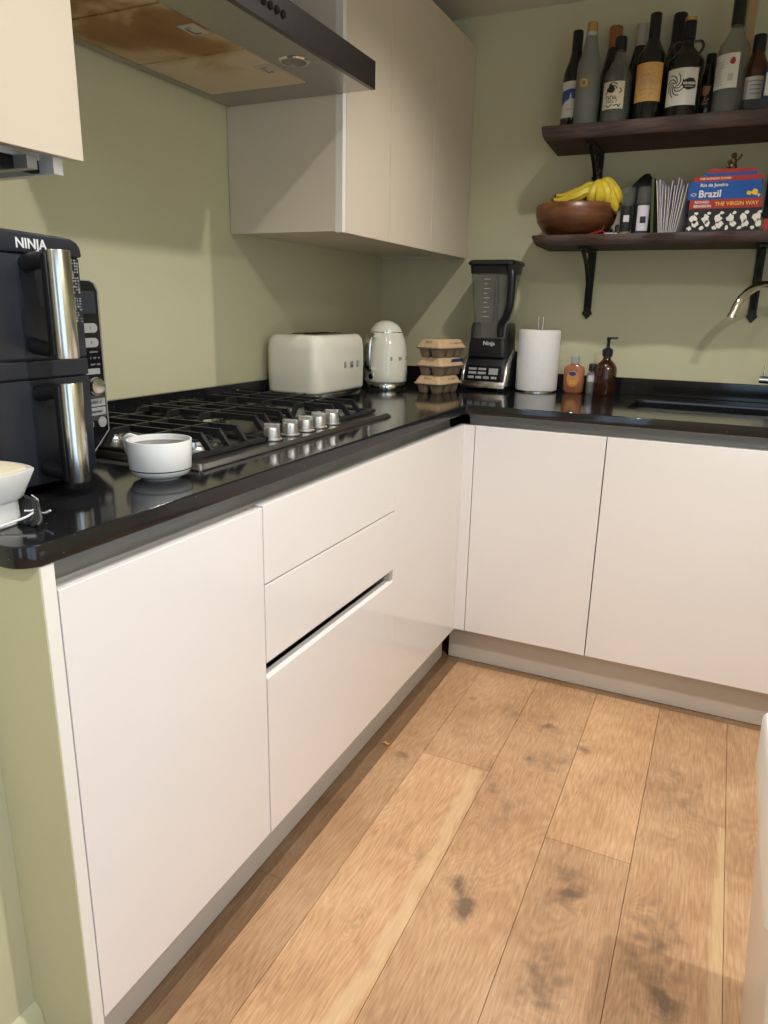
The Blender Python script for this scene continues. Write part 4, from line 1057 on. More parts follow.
# ------------------------------------------------------------------ shelves
def shelf(name, label, x0, x1, z0, z1, seed):
    rq = random.Random(seed)
    bm = BM(); nx = 46
    loops = []
    for i in range(nx + 1):
        x = x0 + (x1 - x0) * i / nx
        w = 0.004 * math.sin(i * 0.9 + seed) + rq.uniform(-0.0015, 0.0015)
        lean = 0.012 if i == 0 else 0
        loops.append([(x + lean * 0, -0.001, z0), (x + (0.010 if i == 0 else 0), -0.248 + w, z0 + 0.001), (x + (0.003 if i == 0 else 0), -0.253 + w * 0.6, z0 + 0.012), (x - (0.004 if i == 0 else 0), -0.252 - w * 0.4, z1 - 0.004), (x, -0.248, z1), (x, -0.001, z1)])
    loft(bm, loops, True, True)
    o = obj(name, bm, M['shelfwood'], smooth=35)
    tag(o, label, 'shelf'); return o
shelf('wall_shelf', 'upper dark rustic wooden shelf holding the bottles', 0.682, 2.0, 1.7055, 1.7495, 1)
shelf('wall_shelf', 'lower dark rustic wooden shelf holding the bowl and books', 0.676, 2.0, 1.388, 1.421, 2)
def bracket(x, zs, label, hgt=0.235):
    t = thing('shelf_bracket', label, 'bracket', (x, 0, zs), 0, 'wrought-iron shelf brackets')
    bm = BM()
    # wall strap with spear tip
    prism(bm, [(-0.014, -0.0015), (0.014, -0.0015), (0.013, -hgt + 0.03), (0.018, -hgt + 0.02), (0, -hgt), (-0.018, -hgt + 0.02), (-0.013, -hgt + 0.03)], 'y', -0.008, -0.001)
    obj('wall_strap', bm, M['bracket'], t)
    obj('arm', BX(-0.013, 0.013, -0.215, -0.0085, -0.0095, -0.0012, 0.001), M['bracket'], t)
    bm = BM()
    P = spline([(0, -0.010, -hgt + 0.045), (0, -0.045, -hgt + 0.12), (0, -0.10, -0.055), (0, -0.185, -0.012)], 6)
    for a, b_ in zip(P[:-1], P[1:]): bar(bm, a, b_, 0.012, 0.007)
    obj('brace', bm, M['bracket'], t)
    return t
bracket(0.833, 1.388, 'black iron bracket under the lower shelf, above the orange soap')
bracket(1.373, 1.388, 'black iron bracket under the lower shelf, behind the tap spout')
bracket(0.828, 1.7055, 'black iron bracket under the upper shelf, behind the bananas')
bracket(1.373, 1.7055, 'black iron bracket under the upper shelf, beyond the book stack')
# small floral charm hanging on the bracket
bm = BM(); rq = random.Random(9)
tube(bm, [(0.826, -0.012, 1.700), (0.826, -0.03, 1.66)], 0.001, 5)
for i in range(16):
    c_ = (0.826 + rq.uniform(-0.012, 0.012), -0.034 + rq.uniform(-0.006, 0.006), 1.650 - i * 0.0035)
    bmesh.ops.create_icosphere(bm, subdivisions=1, radius=rq.uniform(0.004, 0.007), matrix=Matrix.Translation(c_))
for i, f in enumerate(bm.faces): f.material_index = (i // 23) % 2
o = obj('beaded_charm', bm, [mat('charm_pink', '#8a5a63', 0.5), M['ink']]); tag(o, 'small pink and black charm hanging from the upper shelf bracket', 'ornament')

# ------------------------------------------------------------------ bottles
ZS = 1.7497
CA = lambda x, y: math.atan2(-2.78 - y, 1.32 - x)   # direction towards the viewer
def prof_wine(R, Ht, nr=0.0145, sh=0.62, sl=0.09):
    z = Ht * sh
    return [(0, 0), (R * 0.9, 0), (R, 0.004), (R, z), (R * 0.93, z + sl * 0.22), (R * 0.68, z + sl * 0.52), (nr * 1.25, z + sl * 0.85), (nr, z + sl * 1.1), (nr * 0.95, Ht)]
def bottle(name, label, cat, x, y, R, Ht, glassm, nr=0.0145, sh=0.60, sl=0.08, cap=None, capm=None, capr=None, group='bottles on the upper shelf', zoff=0, hollow=False):
    t = thing(name, label, cat, (x, y, ZS), 0, group)
    t.scale = (1, 1, VS.get(label, 1.0))
    pf = prof_wine(R, Ht, nr, sh, sl)
    bm = BM(); lathe(bm, pf + [(0, Ht)], 32)
    if hollow:
        pi_ = [(max(r_ - 0.0025, 0.0), z + (0.006 if z < 0.01 else 0)) for r_, z in pf][1:]
        bm.free(); bm = BM(); lathe(bm, pf + [(r_, z) for r_, z in reversed(pi_)] + [(0, 0.008)], 32)
    obj('glass', bm, glassm, t, smooth=45)
    if cap:
        c0, c1 = cap; cr = capr or nr + 0.0022
        obj('cap', LT([(nr * 0.9, c0), (cr, c0), (cr * 1.0, c0 + 0.002), (cr * 0.98, c1 - 0.003), (cr * 0.9, c1), (0, c1)], 24), capm, t, smooth=40)
    return t
def wlabel(t, R, z0, z1, half, m, off=0.0, name='label'):
    a = CA(t.location.x, t.location.y) + off
    return obj(name, patch(R + 0.0003, z0, z1, a - half, a + half), m, t), a
def art(par, R, zc, a, bm, m, name='print'):
    return obj(name, wrap(bm, R + 0.0008, zc, a), m, par)

VS = {'dark wine bottle with a blue and white label, leftmost on the upper shelf': 0.97, 'frosted clear bottle with a gold stopper and yellow seal': 0.955,
      'clear squat bottle with black cap and sketchy black and white label': 0.965, 'dark bottle with pale silver foil neck, left of the yellow-label wine': 0.955,
      'black wine bottle with a big yellow printed label': 0.95, 'black sparkling wine bottle with black foil, between the yellow label and octopus label': 0.955,
      'black round bottle with loop handles and an octopus drawing on its label': 0.915, 'small dark bottle with an orange label, between the octopus and the tall clear bottle': 0.93,
      'tall clear glass bottle with a white back label and black capsule': 0.985, 'brown spirit bottle with black cap and white label, rightmost on the upper shelf': 0.93}
# 1 blue-white wine
t = bottle('wine_bottle', 'dark wine bottle with a blue and white label, leftmost on the upper shelf', 'bottle', 0.742, -0.11, 0.037, 0.310, M['darkglass'], sh=0.56, cap=(0.235, 0.312), capm=M['black'])
l_, a = wlabel(t, 0.037, 0.045, 0.155, 1.0, M['paper'], -0.25)
art(l_, 0.037, 0.112, a, flatpoly([(-0.034, -0.030), (-0.018, -0.018), (-0.002, -0.010), (0.034, -0.012), (0.034, 0.016), (0, 0.020), (-0.034, 0.014)]), M['bluep'])
art(l_, 0.037, 0.104, a, flatpoly([(-0.006, -0.018), (0.006, -0.016), (0.002, 0.014), (-0.001, 0.014)], 0.0006), M['paper'])
art(l_, 0.037, 0.070, a, squiggle(0.022, 0.005, 6, 1), M['greyink'])
# 2 frosted
t = bottle('gin_bottle', 'frosted clear bottle with a gold stopper and yellow seal', 'bottle', 0.797, -0.165, 0.037, 0.305, M['frost'], nr=0.0155, sh=0.58, sl=0.10, cap=(0.288, 0.316), capm=M['gold'], capr=0.0165)
obj('collar', LT([(0.0155, 0.276), (0.0185, 0.276), (0.0185, 0.286), (0.0155, 0.286)], 24, closed=True), M['silverfoil'], t)
a = CA(0.797, -0.165) - 0.35
o = art(t, 0.037, 0.132, a, strokes([[(0.010 * math.cos(q), 0.010 * math.sin(q)) for q in [2 * PI * i / 12 for i in range(13)]]], 0.005), M['yellowp'], 'seal')
art(t, 0.037, 0.128, a + 0.55, squiggle(0.016, 0.004, 5, 2), M['greyink'])
# 3 champagne orange foil behind
t = bottle('champagne_bottle', 'dark sparkling wine bottle with copper foil neck, behind the sketch-label bottle', 'bottle', 0.852, -0.055, 0.040, 0.315, M['darkglass'], nr=0.0145, sh=0.50, sl=0.13, cap=(0.17, 0.318), capm=M['copper'], capr=0.021)
# 4 sketch-label bottle
t = bottle('rum_bottle', 'clear squat bottle with black cap and sketchy black and white label', 'bottle', 0.888, -0.160, 0.045, 0.235, M['jarglass'], nr=0.0145, sh=0.58, sl=0.07, cap=(0.222, 0.262), capm=M['black'], capr=0.0185, hollow=True)
obj('liquor', LT([(0, 0.009), (0.0420, 0.009), (0.0420, 0.040), (0, 0.040)], 28), M['darkglass'], t, smooth=30)
l_, a = wlabel(t, 0.045, 0.045, 0.125, 0.78, M['creamlabel'], -0.25)
art(l_, 0.045, 0.103, a, blob(-0.006, 0, 0.011, 0.012, 12, 0.3, 6, 0.0005), M['ink'], 'emblem')
sw = [[(0.012 * math.cos(q) * (1 - 0.08 * i) + 0.0, 0.012 * math.sin(q) * (1 - 0.08 * i) + 0.017) for i, q in enumerate([0.7 * k for k in range(9)])], [(-0.025, 0.004), (-0.018, 0.010), (-0.02, 0.02)], [(0.02, 0.02), (0.026, 0.012), (0.019, 0.006)], [(-0.014, 0.030), (0, 0.036), (0.012, 0.030)], [(0.004, -0.032), (0.016, -0.028), (0.020, -0.034), (0.026, -0.026)], [(-0.02, -0.028), (-0.010, -0.034), (0.0, -0.026)]]
art(l_, 0.045, 0.085, a, strokes(sw, 0.003), M['ink'])
art(l_, 0.045, 0.078, a, squiggle(0.040, 0.011, 6, 3), M['ink'])
art(l_, 0.045, 0.066, a, squiggle(0.034, 0.009, 6, 8), M['ink'])
# 5 prosecco silver
t = bottle('prosecco_bottle', 'dark bottle with pale silver foil neck, left of the yellow-label wine', 'bottle', 0.934, -0.055, 0.040, 0.325, M['darkglass'], nr=0.0145, sh=0.50, sl=0.12, cap=(0.20, 0.330), capm=M['silverfoil'], capr=0.0185)
# 6 yellow label
t = bottle('wine_bottle', 'black wine bottle with a big yellow printed label', 'bottle', 0.985, -0.160, 0.042, 0.318, M['darkglass'], nr=0.0150, sh=0.60, sl=0.06, cap=(0.235, 0.321), capm=M['black'], capr=0.0172)
l_, a = wlabel(t, 0.042, 0.060, 0.172, 1.1, M['yellowpaper'], -0.12)
art(l_, 0.042, 0.151, a, squiggle(0.024, 0.0035, 8, 4), M['greyink'])
art(l_, 0.042, 0.140, a, squiggle(0.042, 0.006, 9, 5), M['greyink'])
hat = [[(-0.024 + k * 0.004, 0.012 * math.sin(k * 1.3) - 0.012), (-0.022 + k * 0.004, 0.010 + 0.006 * math.sin(k))] for k in range(13)] + [[(-0.027, -0.018), (0.027, -0.018)], [(-0.027, 0.018), (0, 0.022), (0.027, 0.018)], [(-0.016, 0.0), (0, 0.012), (0.016, 0.0)]]
art(l_, 0.042, 0.113, a, strokes(hat, 0.0014), M['greyink'])
art(l_, 0.042, 0.081, a, squiggle(0.040, 0.006, 8, 6), M['greyink'])
art(l_, 0.042, 0.070, a, squiggle(0.020, 0.004, 5, 7), M['greyink'])
# 7 black foil behind
t = bottle('champagne_bottle', 'black sparkling wine bottle with black foil, between the yellow label and octopus label', 'bottle', 1.046, -0.065, 0.043, 0.335, M['darkglass'], nr=0.0150, sh=0.50, sl=0.12, cap=(0.20, 0.342), capm=M['black'], capr=0.0215)
obj('foil_band', LT([(0.0245, 0.188), (0.0265, 0.188), (0.025, 0.199), (0.023, 0.199)], 24, closed=True), M['silverfoil'], t)
# 8 octopus label rum with ears
t = bottle('rum_bottle', 'black round bottle with loop handles and an octopus drawing on its label', 'bottle', 1.086, -0.155, 0.052, 0.290, M['darkglass'], nr=0.0150, sh=0.60, sl=0.055, cap=(0.246, 0.298), capm=M['black'], capr=0.018)
obj('cork_top', LT([(0, 0.2982), (0.0175, 0.2982), (0.0175, 0.309), (0, 0.311)], 24), M['gold'], t, smooth=40)
cv = CA(1.086, -0.155) + PI / 2
for s in (-1, 1):
    u = Vector((math.cos(cv), math.sin(cv), 0)) * s
    pts = [u * 0.016 + Vector((0, 0, 0.238)), u * 0.034 + Vector((0, 0, 0.240)), u * 0.043 + Vector((0, 0, 0.226)), u * 0.036 + Vector((0, 0, 0.206)), u * 0.028 + Vector((0, 0, 0.200))]
    obj('loop_handle', TB(spline(pts, 5), 0.0042, 8), M['darkglass'], t, smooth=60)
l_, a = wlabel(t, 0.052, 0.040, 0.150, 0.95, M['paper'], -0.15)
tent = []
for k in range(8):
    b0 = 0.5 + k * 0.75
    tent.append([(-0.018 + (0.004 + 0.0045 * j) * math.cos(b0 + 0.35 * j), 0.006 + (0.005 + 0.0062 * j) * math.sin(b0 + 0.35 * j)) for j in range(6)])
art(l_, 0.052, 0.095, a, strokes(tent, 0.0030), M['ink'])
q = blob(0.024, 0.006, 0.021, 0.018, 18, 0.08, 4, 0.0005); art(l_, 0.052, 0.096, a, q, M['ink'], 'plaque')
art(l_, 0.0526, 0.103, a + 0.46, text_bm('KRAKEN', 0.0095, bold=0.0005), M['paper'])
art(l_, 0.0526, 0.094, a + 0.46, squiggle(0.026, 0.003, 9, 11), M['paper'])
# 9 small dark with orange label
t = bottle('liqueur_bottle', 'small dark bottle with an orange label, between the octopus and the tall clear bottle', 'bottle', 1.152, -0.085, 0.028, 0.210, M['darkglass'], nr=0.0130, sh=0.56, sl=0.07, cap=(0.165, 0.214), capm=M['black'], capr=0.0155)
l_, a = wlabel(t, 0.028, 0.045, 0.122, 0.9, M['ink'], -0.1)
art(l_, 0.028, 0.100, a, flatpoly([(-0.012, -0.012), (-0.004, -0.018), (0.006, -0.012), (0.012, 0.012), (-0.012, 0.014)]), M['orangep'])
art(l_, 0.028, 0.068, a, strokes([[(-0.008, -0.010), (-0.002, 0.012)], [(-0.010, -0.010), (0.006, -0.006)], [(0.0, 0.0), (0.010, 0.008)]], 0.003), M['orangep'])
# 10 tall clear
t = bottle('vodka_bottle', 'tall clear glass bottle with a white back label and black capsule', 'bottle', 1.216, -0.150, 0.0455, 0.330, M['jarglass'], nr=0.0160, sh=0.56, sl=0.06, cap=(0.250, 0.345), capm=M['black'], capr=0.0185, hollow=True)
obj('spirit', LT([(0, 0.009), (0.0424, 0.009), (0.0424, 0.075), (0, 0.075)], 28), M['smoke'], t, smooth=30)
l_, a = wlabel(t, 0.0455, 0.075, 0.168, 0.85, M['paper'], -0.45)
bm = BM(); rq = random.Random(12)
for i in range(9):
    box(bm, -0.026, -0.026 + rq.uniform(0.016, 0.028), 0.026 - i * 0.0075, 0.0275 - i * 0.0075, 0, 0.0003)
for i in range(8): box(bm, 0.012 + i * 0.0018, 0.0128 + i * 0.0018, -0.026, -0.006, 0, 0.0003)
art(l_, 0.0455, 0.120, a, bm, M['greyink'])
art(l_, 0.0455, 0.146, a + 0.45, blob(0, 0, 0.007, 0.010, 8, 0.2, 5), M['redp'], 'stamp')
# 11 brown
t = bottle('whisky_bottle', 'brown spirit bottle with black cap and white label, rightmost on the upper shelf', 'bottle', 1.282, -0.125, 0.036, 0.235, M['brownglass'], nr=0.0150, sh=0.60, sl=0.055, cap=(0.175, 0.240), capm=M['black'], capr=0.0185)
l_, a = wlabel(t, 0.036, 0.040, 0.115, 0.9, M['paper'], 0.1)
art(l_, 0.036, 0.080, a, strokes([[(-0.024, -0.028), (-0.024, 0.028)], [(-0.020, 0.022), (0.02, 0.022)], [(-0.016, 0.010), (0.018, 0.010)], [(-0.016, -0.002), (0.014, -0.002)], [(-0.016, -0.014), (0.018, -0.014)]], 0.003), M['greyink'])
# packet + tray at the right end
bm = BM(); prism(bm, [(-0.045, 0), (0.045, 0), (0.045, 0.075), (0.010, 0.088), (-0.045, 0.082)], 'y', -0.012, 0.012, 0.002, 1)
pk = obj('snack_packet', bm, M['bluelabel'], loc=(1.352, -0.195, ZS + 0.0285), rot=(0.0, 0, 0.3)); tag(pk, 'blue and white packet cut by the right edge of the upper shelf', 'packet')
bm = BM(); box(bm, -0.0455, -0.028, -0.0128, -0.0122, 0.01, 0.07); obj('white_panel', bm, M['paper'], pk)
bm = BM(); loft(bm, [rrect(0.075, 0.030, 0.01, 0, 3), rrect(0.080, 0.034, 0.01, 0.024, 3), rrect(0.080, 0.034, 0.01, 0.028, 3), rrect(0.074, 0.028, 0.01, 0.028, 3), rrect(0.070, 0.026, 0.01, 0.006, 3)], True, True)
o = obj('dark_tray', bm, M['black'], smooth=30, loc=(1.335, -0.205, ZS), rot=(0, 0, 0)); tag(o, 'low dark tray in front of the brown spirit bottle', 'tray')
bm = BM(); box(bm, -0.013, 0.013, -0.005, 0.005, 0, 0.41, 0.002)
o = obj('wooden_slat', bm, M['palewood'], loc=(1.247, -0.020, ZS), rot=(0.02, 0, 0)); tag(o, 'pale wooden slat standing upright against the wall behind the bottles', 'slat')

# ------------------------------------------------------------------ lower shelf
ZL = 1.4212
bw = thing('fruit_bowl', 'wide turned brown wooden bowl at the left of the lower shelf', 'bowl', (0.790, -0.140, ZL))
_bs = 1.10
obj('bowl_body', LT([(r_ * _bs, z_) for r_, z_ in [(0, 0.0), (0.062, 0.0), (0.072, 0.004), (0.098, 0.020), (0.115, 0.045), (0.121, 0.070), (0.120, 0.098), (0.117, 0.100), (0.114, 0.098), (0.114, 0.070), (0.106, 0.045), (0.088, 0.024), (0.055, 0.012), (0, 0.010)]], 56), M['bowlwood'], bw, smooth=60)
def banana(pts, r=0.0175, parent=None):
    P = spline(pts, 5)
    b_ = obj('banana', TB(P, [0.006, 0.010, r * 0.92, r, r, r * 0.85, 0.009, 0.005], 8), M['ban'], parent, smooth=35)
    e = P[-1]; d = (P[-1] - P[-2]).normalized()
    obj('tip', TB([e, e + d * 0.006], 0.005, 8), M['bantip'], b_)
    return b_
b1 = thing('banana_bunch', 'yellow bananas lying flat along the left of the wooden bowl', 'bananas', (0.80, -0.14, ZL + 0.105))
for k, (dy, dz) in enumerate([(-0.050, 0.000), (-0.015, 0.018), (0.020, 0.006)]):
    banana([(0.055 - k * 0.004, dy * 0.4, 0.042 + dz * 0.3), (0.035, dy * 0.8, 0.036 + dz), (0.000, dy, 0.018 + dz), (-0.045, dy, 0.006 + dz), (-0.078, dy, 0.010 + dz)], parent=b1)
obj('stem', TB([(0.058, 0, 0.045), (0.066, 0.0, 0.064)], [0.010, 0.007], 8), M['bantip'], b1)
b2 = thing('banana_bunch', 'yellow bananas fanned upright at the right of the wooden bowl', 'bananas', (0.872, -0.135, ZL + 0.105))
obj('stem', TB([(-0.018, -0.01, 0.074), (-0.010, -0.014, 0.066)], [0.007, 0.010], 8), M['bantip'], b2)
for k, (dx, dz, dy) in enumerate([(-0.022, -0.075, -0.055), (0.000, -0.075, -0.060), (0.020, -0.070, -0.052), (0.040, -0.040, -0.045), (0.046, -0.008, -0.030)]):
    if k < 3: banana([(-0.010, -0.016, 0.066), (dx * 0.35 - 0.005, -0.036, 0.056), (dx, dy, 0.028), (dx * 1.15, dy, -0.002), (dx * 1.1, dy * 0.9, -0.022)], parent=b2)
    else: banana([(-0.006, -0.014, 0.068), (dx * 0.30, -0.030, 0.064 + dz * 0.1), (dx * 0.8, dy, 0.046 + dz * 0.7), (dx * 1.25, dy, 0.018 + dz * 0.9), (dx * 1.32, dy, 0.004 + dz * 0.9)], parent=b2)
# dark avocado-like fruit / leaf at the left of the bowl
bm = BM(); bmesh.ops.create_uvsphere(bm, u_segments=20, v_segments=12, radius=0.036)
for v in bm.verts: v.co.x *= 1.25 + (0.25 if v.co.x > 0 else 0) * 0; v.co.z *= 0.85
o = obj('avocado', bm, mat('dark_avocado', (0.018, 0.014, 0.012, 1), 0.6, bump=0.5, bscale=120), smooth=180, loc=(0.722, -0.140, ZL + 0.080), rot=(0, -0.25, 0)); tag(o, 'dark avocado peeking over the left rim of the wooden bowl', 'avocado')
# red ribbon and scraps
bm = BM()
P = spline([(0.855, -0.225, ZL + 0.003), (0.875, -0.230, ZL + 0.004), (0.893, -0.226, ZL + 0.010), (0.899, -0.222, ZL + 0.028)], 5)
tube(bm, P, [0.003, 0.005, 0.006, 0.003], 8, flat=0.5)
tube(bm, spline([(0.860, -0.215, ZL + 0.003), (0.885, -0.222, ZL + 0.012), (0.905, -0.220, ZL + 0.005)], 5), 0.0035, 8, flat=0.6)
o = obj('red_ribbon', bm, M['redp'], smooth=60); tag(o, 'scrap of red ribbon on the lower shelf in front of the bowl', 'ribbon')
bm = BM(); box(bm, 0.905, 0.945, -0.238, -0.222, ZL + 0.0003, ZL + 0.003, 0.001)
o = obj('paper_scrap', bm, M['sheet']); tag(o, 'small pale scrap lying on the lower shelf edge below the grinders', 'scrap')
# small jar
t = thing('tea_light', 'tiny dark jar between the wooden bowl and the spice grinders', 'jar', (0.938, -0.150, ZL))
obj('jar_body', LT([(0, 0), (0.014, 0), (0.015, 0.003), (0.015, 0.030), (0.012, 0.036), (0, 0.036)], 20), mat('dark_jar', (0.05, 0.045, 0.04, 1), 0.15, coat=0.5, vary=0.6, vscale=90), t, smooth=40)
# grinders
def grinder(label, x, y, lab):
    t = thing('spice_grinder', label, 'spice grinder', (x, y, ZL), 0, 'clear spice grinders on the lower shelf')
    obj('glass_body', LT([(0, 0), (0.020, 0), (0.0215, 0.003), (0.0215, 0.088), (0.018, 0.096), (0, 0.096)], 24), M['jarglass'], t, smooth=40)
    obj('spice', LT([(0, 0.004), (0.0195, 0.004), (0.0195, 0.018 if lab else 0.060), (0, 0.020 if lab else 0.062)], 20), M['eggtan'] if lab else M['ink'], t)
    obj('grinder_cap', LT([(0.0, 0.0962), (0.0225, 0.0962), (0.0235, 0.100), (0.0235, 0.136), (0.021, 0.144), (0, 0.145)], 24), M['jarglass'], t, smooth=40)
    a = CA(x, y)
    l_ = obj('label', patch(0.0218, 0.012, 0.088, a - 0.9, a + 0.9), M['ink'] if lab else M['sheet'], t)
    obj('label_print', wrap(BX(-0.008, 0.010, -0.010, 0.010, 0, 0.0003), 0.0224, 0.050 if lab else 0.045, a), M['sheet'] if lab else M['ink'], l_)
grinder('clear spice grinder with a black label, beside the bowl', 0.958, -0.170, True)
grinder('clear spice grinder with a white label, beside the papers', 1.010, -0.170, False)
# black fabric lump behind
bm = BM(); loft(bm, [[(x * 1.0, y, z) for x, y, z in rrect(0.052, 0.035, 0.02, 0.0, 3)], rrect(0.050, 0.033, 0.02, 0.14, 3), [(x + 0.012, y, z) for x, y, z in rrect(0.020, 0.02, 0.01, 0.185, 3)], [(x + 0.015, y, z) for x, y, z in rrect(0.008, 0.01, 0.004, 0.198, 3)]], True, True)
o = obj('black_pouch', bm, mat('black_cloth', (0.010, 0.010, 0.011, 1), 0.9, bump=0.3), smooth=40, loc=(0.985, -0.075, ZL)); tag(o, 'black peaked cloth pouch standing behind the spice grinders', 'pouch')
# green folder + letters
o = obj('green_folder', BX(-0.004, 0.004, -0.07, 0.07, 0, 0.165, 0.001), M['green'], loc=(1.054, -0.135, ZL + 0.0012), rot=(0, -0.08, -0.12)); tag(o, 'olive green folder leaning beside the fan of letters', 'folder')
rq = random.Random(21)
NL = 11
for i in range(NL):
    u = i / (NL - 1)
    xb = 1.076 + 0.048 * u; lean = -0.14 + 0.29 * u + rq.uniform(-0.008, 0.008)
    hh = 0.150 + rq.uniform(-0.014, 0.016); bend = rq.uniform(-0.0015, 0.0015)
    bm = BM(); n = 6; A = []; B_ = []; rzl = -0.16 + rq.uniform(-0.015, 0.015)
    for j in range(n + 1):
        tt = j / n; xx = lean * hh * tt + bend * math.sin(PI * tt); zz = hh * tt
        A.append((xx, zz)); B_.append((xx + 0.0016, zz))
    prism(bm, A + B_[::-1], 'y', -0.062, 0.062)
    o = obj('letter', bm, M['sheet'] if i % 3 else M['paper'], smooth=30, loc=(xb, -0.150, ZL + 0.0003), rot=(0, 0, rzl))
    lab = 'pale folded letter standing in the fan of papers beside the books'
    if i == 0: lab = 'leftmost letter of the paper fan, leaning towards the green folder'
    if i == NL - 1: lab = 'rightmost white letter of the paper fan, leaning over the books'
    tag(o, lab, 'letter', 'letters fanned on the lower shelf')
# books
def book(label, x0, x1, y0, y1, z0, z1, m, texts=(), rz=0.0, pages=True):
    t = thing('book', label, 'book', ((x0 + x1) / 2, (y0 + y1) / 2, z0), rz, 'books stacked on the lower shelf')
    hx, hy, h = (x1 - x0) / 2, (y1 - y0) / 2, z1 - z0
    bm = BM(); ct = 0.0012
    box(bm, -hx, hx, -hy, hy, 0, ct); box(bm, -hx, hx, -hy, hy, h - ct, h); box(bm, -hx, hx, -hy, -hy + 0.002, ct, h - ct)
    c_ = obj('cover', bm, m, t)
    obj('pages', BX(-hx + 0.002, hx - 0.002, -hy + 0.0022, hy - 0.002, ct + 0.0002, h - ct - 0.0002), M['paper'], t)
    for s, sz, x, z, mm_ in texts:
        tb = text_bm(s, sz, 0.0002, 1.0, sz * 0.02); xf(tb, Matrix.Translation((x, -hy - 0.0003, z)) @ FACE_NY); obj('title', tb, mm_, c_)
    return t, c_, hy
ys = (-0.225, -0.085)
z = ZL + 0.0003
t, c_, hy = book('thick black book with white blotchy pattern at the bottom of the book stack', 1.150, 1.352, -0.230, -0.080, z, z + 0.066, M['ink'])
bm = BM()
for k in range(6):
    cx = -0.085 + k * 0.035; 
    for q in (blob(cx, 0.038, 0.010, 0.012, 10, 0.35, k), blob(cx + 0.006, 0.022, 0.009, 0.010, 9, 0.4, k + 20), blob(cx - 0.008, 0.011, 0.007, 0.006, 8, 0.4, k + 40), blob(cx + 0.008, 0.053, 0.006, 0.004, 8, 0.4, k + 60)): merge(bm, q)
xf(bm, Matrix.Translation((0, -hy - 0.0002, 0)) @ FACE_NY); obj('pattern', bm, M['paper'], c_)
z += 0.0663
book('red paperback with yellow and white spine lettering, directly on the patterned book', 1.150, 1.352, -0.228, -0.090, z, z + 0.026, M['redp'],
     [('RICHARD', 0.0095, -0.066, 0.0185, M['paper']), ('BRANSON', 0.0105, -0.064, 0.0075, M['paper']), ('THE VIRGIN WAY', 0.0150, 0.030, 0.0125, M['yellowp'])])
z += 0.0263
t, c_, hy = book('thick blue guidebook with large white title on its spine', 1.143, 1.345, -0.224, -0.092, z, z + 0.030, M['book_blue'], [('Brazil', 0.0285, -0.040, 0.0155, M['paper'])])
bm = BM()
merge(bm, blob(0.083, 0.017, 0.009, 0.009, 10, 0.2, 3)); merge(bm, blob(0.068, 0.014, 0.006, 0.007, 8, 0.4, 4)); merge(bm, blob(0.094, 0.008, 0.005, 0.005, 8, 0.4, 7))
xf(bm, Matrix.Translation((0, -hy - 0.0002, 0)) @ FACE_NY); obj('spine_picture', bm, M['yellowp'], c_)
bm = strokes([[(-0.094, 0.015), (-0.086, 0.019), (-0.078, 0.015), (-0.086, 0.011), (-0.094, 0.015)]], 0.0012); xf(bm, Matrix.Translation((0, -hy - 0.0002, 0)) @ FACE_NY); obj('spine_mark', bm, M['paper'], c_)
z += 0.0303
book('slimmer blue guidebook with small white title, above the thick blue one', 1.143, 1.343, -0.222, -0.095, z, z + 0.021, M['book_blue'], [('Rio de Janeiro', 0.0135, -0.030, 0.0105, M['paper'])])
z += 0.0213
book('red paperback with small pale title on top of the blue guidebooks', 1.153, 1.345, -0.222, -0.095, z, z + 0.014, M['redp'], [('THE WONDER DOWN', 0.0085, -0.035, 0.007, M['creamlabel'])])
z += 0.0143
book('thin blue booklet below the topmost red booklet', 1.180, 1.325, -0.215, -0.110, z, z + 0.009, M['book_blue'], [])
z += 0.0093
book('thin red booklet on top of the book stack', 1.190, 1.322, -0.212, -0.112, z, z + 0.011, M['redp'], [], rz=0.03)
z += 0.0113
fg = thing('figurine', 'small bronze figurine sitting on top of the book stack', 'figurine', (1.254, -0.160, z))
bm = BM()
for (cx, cz, rx, rz_) in ((0, 0.012, 0.014, 0.013), (0.002, 0.027, 0.010, 0.012)):
    q = BM(); bmesh.ops.create_uvsphere(q, u_segments=14, v_segments=10, radius=1); xf(q, Matrix.Translation((cx, 0, cz)) @ Matrix.Diagonal((rx, rx * 0.8, rz_, 1))); merge(bm, q)
obj('torso', bm, M['brass'], fg, smooth=180)
bm = BM(); bmesh.ops.create_uvsphere(bm, u_segments=14, v_segments=10, radius=0.0085); xf(bm, Matrix.Translation((0.002, 0, 0.044)))
obj('head', bm, M['brass'], fg, smooth=180)
bm = BM(); tube(bm, spline([(-0.008, -0.004, 0.030), (-0.017, -0.008, 0.020), (-0.010, -0.012, 0.010)], 4), 0.0035, 8); tube(bm, spline([(0.012, -0.004, 0.030), (0.020, -0.006, 0.038), (0.022, -0.008, 0.046)], 4), 0.0033, 8)
obj('arm', bm, M['brass'], fg, smooth=60)
t, c_, hy = book('pale paperback with a red cover lying flat right of the book stack', 1.362, 1.50, -0.225, -0.10, ZL + 0.0003, ZL + 0.034, M['redp'])

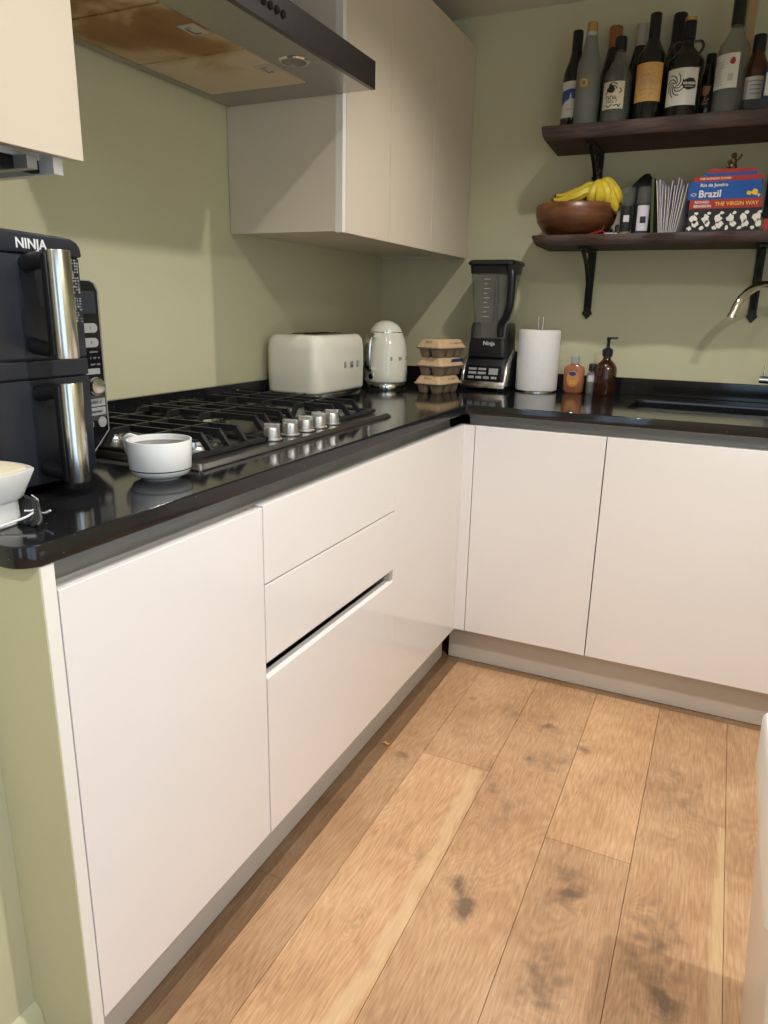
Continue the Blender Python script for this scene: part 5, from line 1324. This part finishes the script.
# ------------------------------------------------------------------ white bin, right foreground
bn = thing('waste_bin', 'white tapered plastic bin with a lipped lid at the bottom right edge', 'bin', (1.638, -1.83, 0))
bm = loft(BM(), [rrect(0.147, 0.160, 0.012, 0.0, 5), rrect(0.149, 0.162, 0.012, 0.004, 5), rrect(0.190, 0.171, 0.012, 0.545, 5), rrect(0.186, 0.167, 0.012, 0.545, 5), rrect(0.145, 0.158, 0.012, 0.01, 5)], True, True)
obj('bin_body', bm, M['binwhite'], bn, smooth=50)
bm = loft(BM(), [rrect(0.197, 0.178, 0.014, 0.510, 5), rrect(0.199, 0.180, 0.014, 0.592, 5), rrect(0.195, 0.176, 0.014, 0.600, 5), rrect(0.150, 0.130, 0.014, 0.606, 5)], True, True)
ld_ = obj('lid', bm, M['binwhite'], bn, smooth=50)
obj('swing_flap', BX(-0.135, 0.135, -0.112, 0.112, 0.6063, 0.612, 0.002), M['binwhite'], ld_)

# ------------------------------------------------------------------ lights
def downlight(x, y, power, label, temp=(1.0, 0.975, 0.95), ang=150, blend=0.7):
    t = thing('downlight', label, 'downlight', (x, y, H), 0, 'recessed ceiling downlights')
    obj('bezel', LT([(0.034, -0.0005), (0.046, -0.0005), (0.046, -0.004), (0.040, -0.006), (0.034, -0.004)], 32, closed=True), M['chrome'], t, smooth=40)
    ld = bpy.data.lights.new('lamp', 'SPOT'); ld.energy = power; ld.color = temp; ld.shadow_soft_size = 0.018; ld.spot_size = math.radians(ang); ld.spot_blend = blend
    lo = bpy.data.objects.new('lamp', ld); col.objects.link(lo); lo.parent = t; lo.location = (0, 0, -0.010)
downlight(1.00, -0.84, 37, 'recessed ceiling downlight above the corner of the worktop', ang=138, blend=0.9)
downlight(1.00, -2.00, 32, 'recessed ceiling downlight in the middle of the kitchen')
downlight(1.00, -3.30, 32, 'unseen ceiling downlight added behind the viewer, continuing the row as fill light')  # unseen lamp added in line with the row, fills the near side
downlight(1.95, -1.90, 78, 'added fill light near the right wall, built as an unseen ceiling downlight')  # unseen lamp added to brighten the floor and the back doors

w = bpy.data.worlds.new('daylight'); bpy.context.scene.world = w; w.use_nodes = True
bg = w.node_tree.nodes['Background']; bg.inputs['Color'].default_value = (0.74, 1.0, 1.32, 1); bg.inputs['Strength'].default_value = 1.75
ld = bpy.data.lights.new('sky_portal', 'AREA'); ld.shape = 'RECTANGLE'; ld.size = WY1 - WY0; ld.size_y = WZ1 - WZ0
ld.cycles.is_portal = True
lo = bpy.data.objects.new('sky_portal', ld); col.objects.link(lo); lo.location = (XR + 0.09, (WY0 + WY1) / 2, (WZ0 + WZ1) / 2)
lo.rotation_euler = Vector((1, 0, 0)).to_track_quat('Z', 'Y').to_euler()

# ------------------------------------------------------------------ camera
cam = bpy.data.cameras.new('camera'); cam.sensor_fit = 'HORIZONTAL'; cam.sensor_width = 36
cam.lens = 36 * 720.16 / 768; cam.clip_start = 0.02
co = bpy.data.objects.new('camera', cam); col.objects.link(co)
yaw, pitch, roll = 0.4328, -0.2745, 0.0212
f = Vector((-math.sin(yaw) * math.cos(pitch), math.cos(yaw) * math.cos(pitch), math.sin(pitch)))
r_ = Vector((math.cos(yaw), math.sin(yaw), 0)); u_ = r_.cross(f)
r2 = r_ * math.cos(roll) + u_ * math.sin(roll); u2 = -r_ * math.sin(roll) + u_ * math.cos(roll)
co.matrix_world = Matrix.Translation((1.3194, -2.7834, 1.1733)) @ Matrix((r2, u2, -f)).transposed().to_4x4()
sc = bpy.context.scene; sc.camera = co
vs = sc.view_settings; sc.display_settings.display_device = 'sRGB'
vs.view_transform = 'Standard'; vs.look = 'None'; vs.gamma = 1.0; vs.use_curve_mapping = False
vs.exposure = 0.0
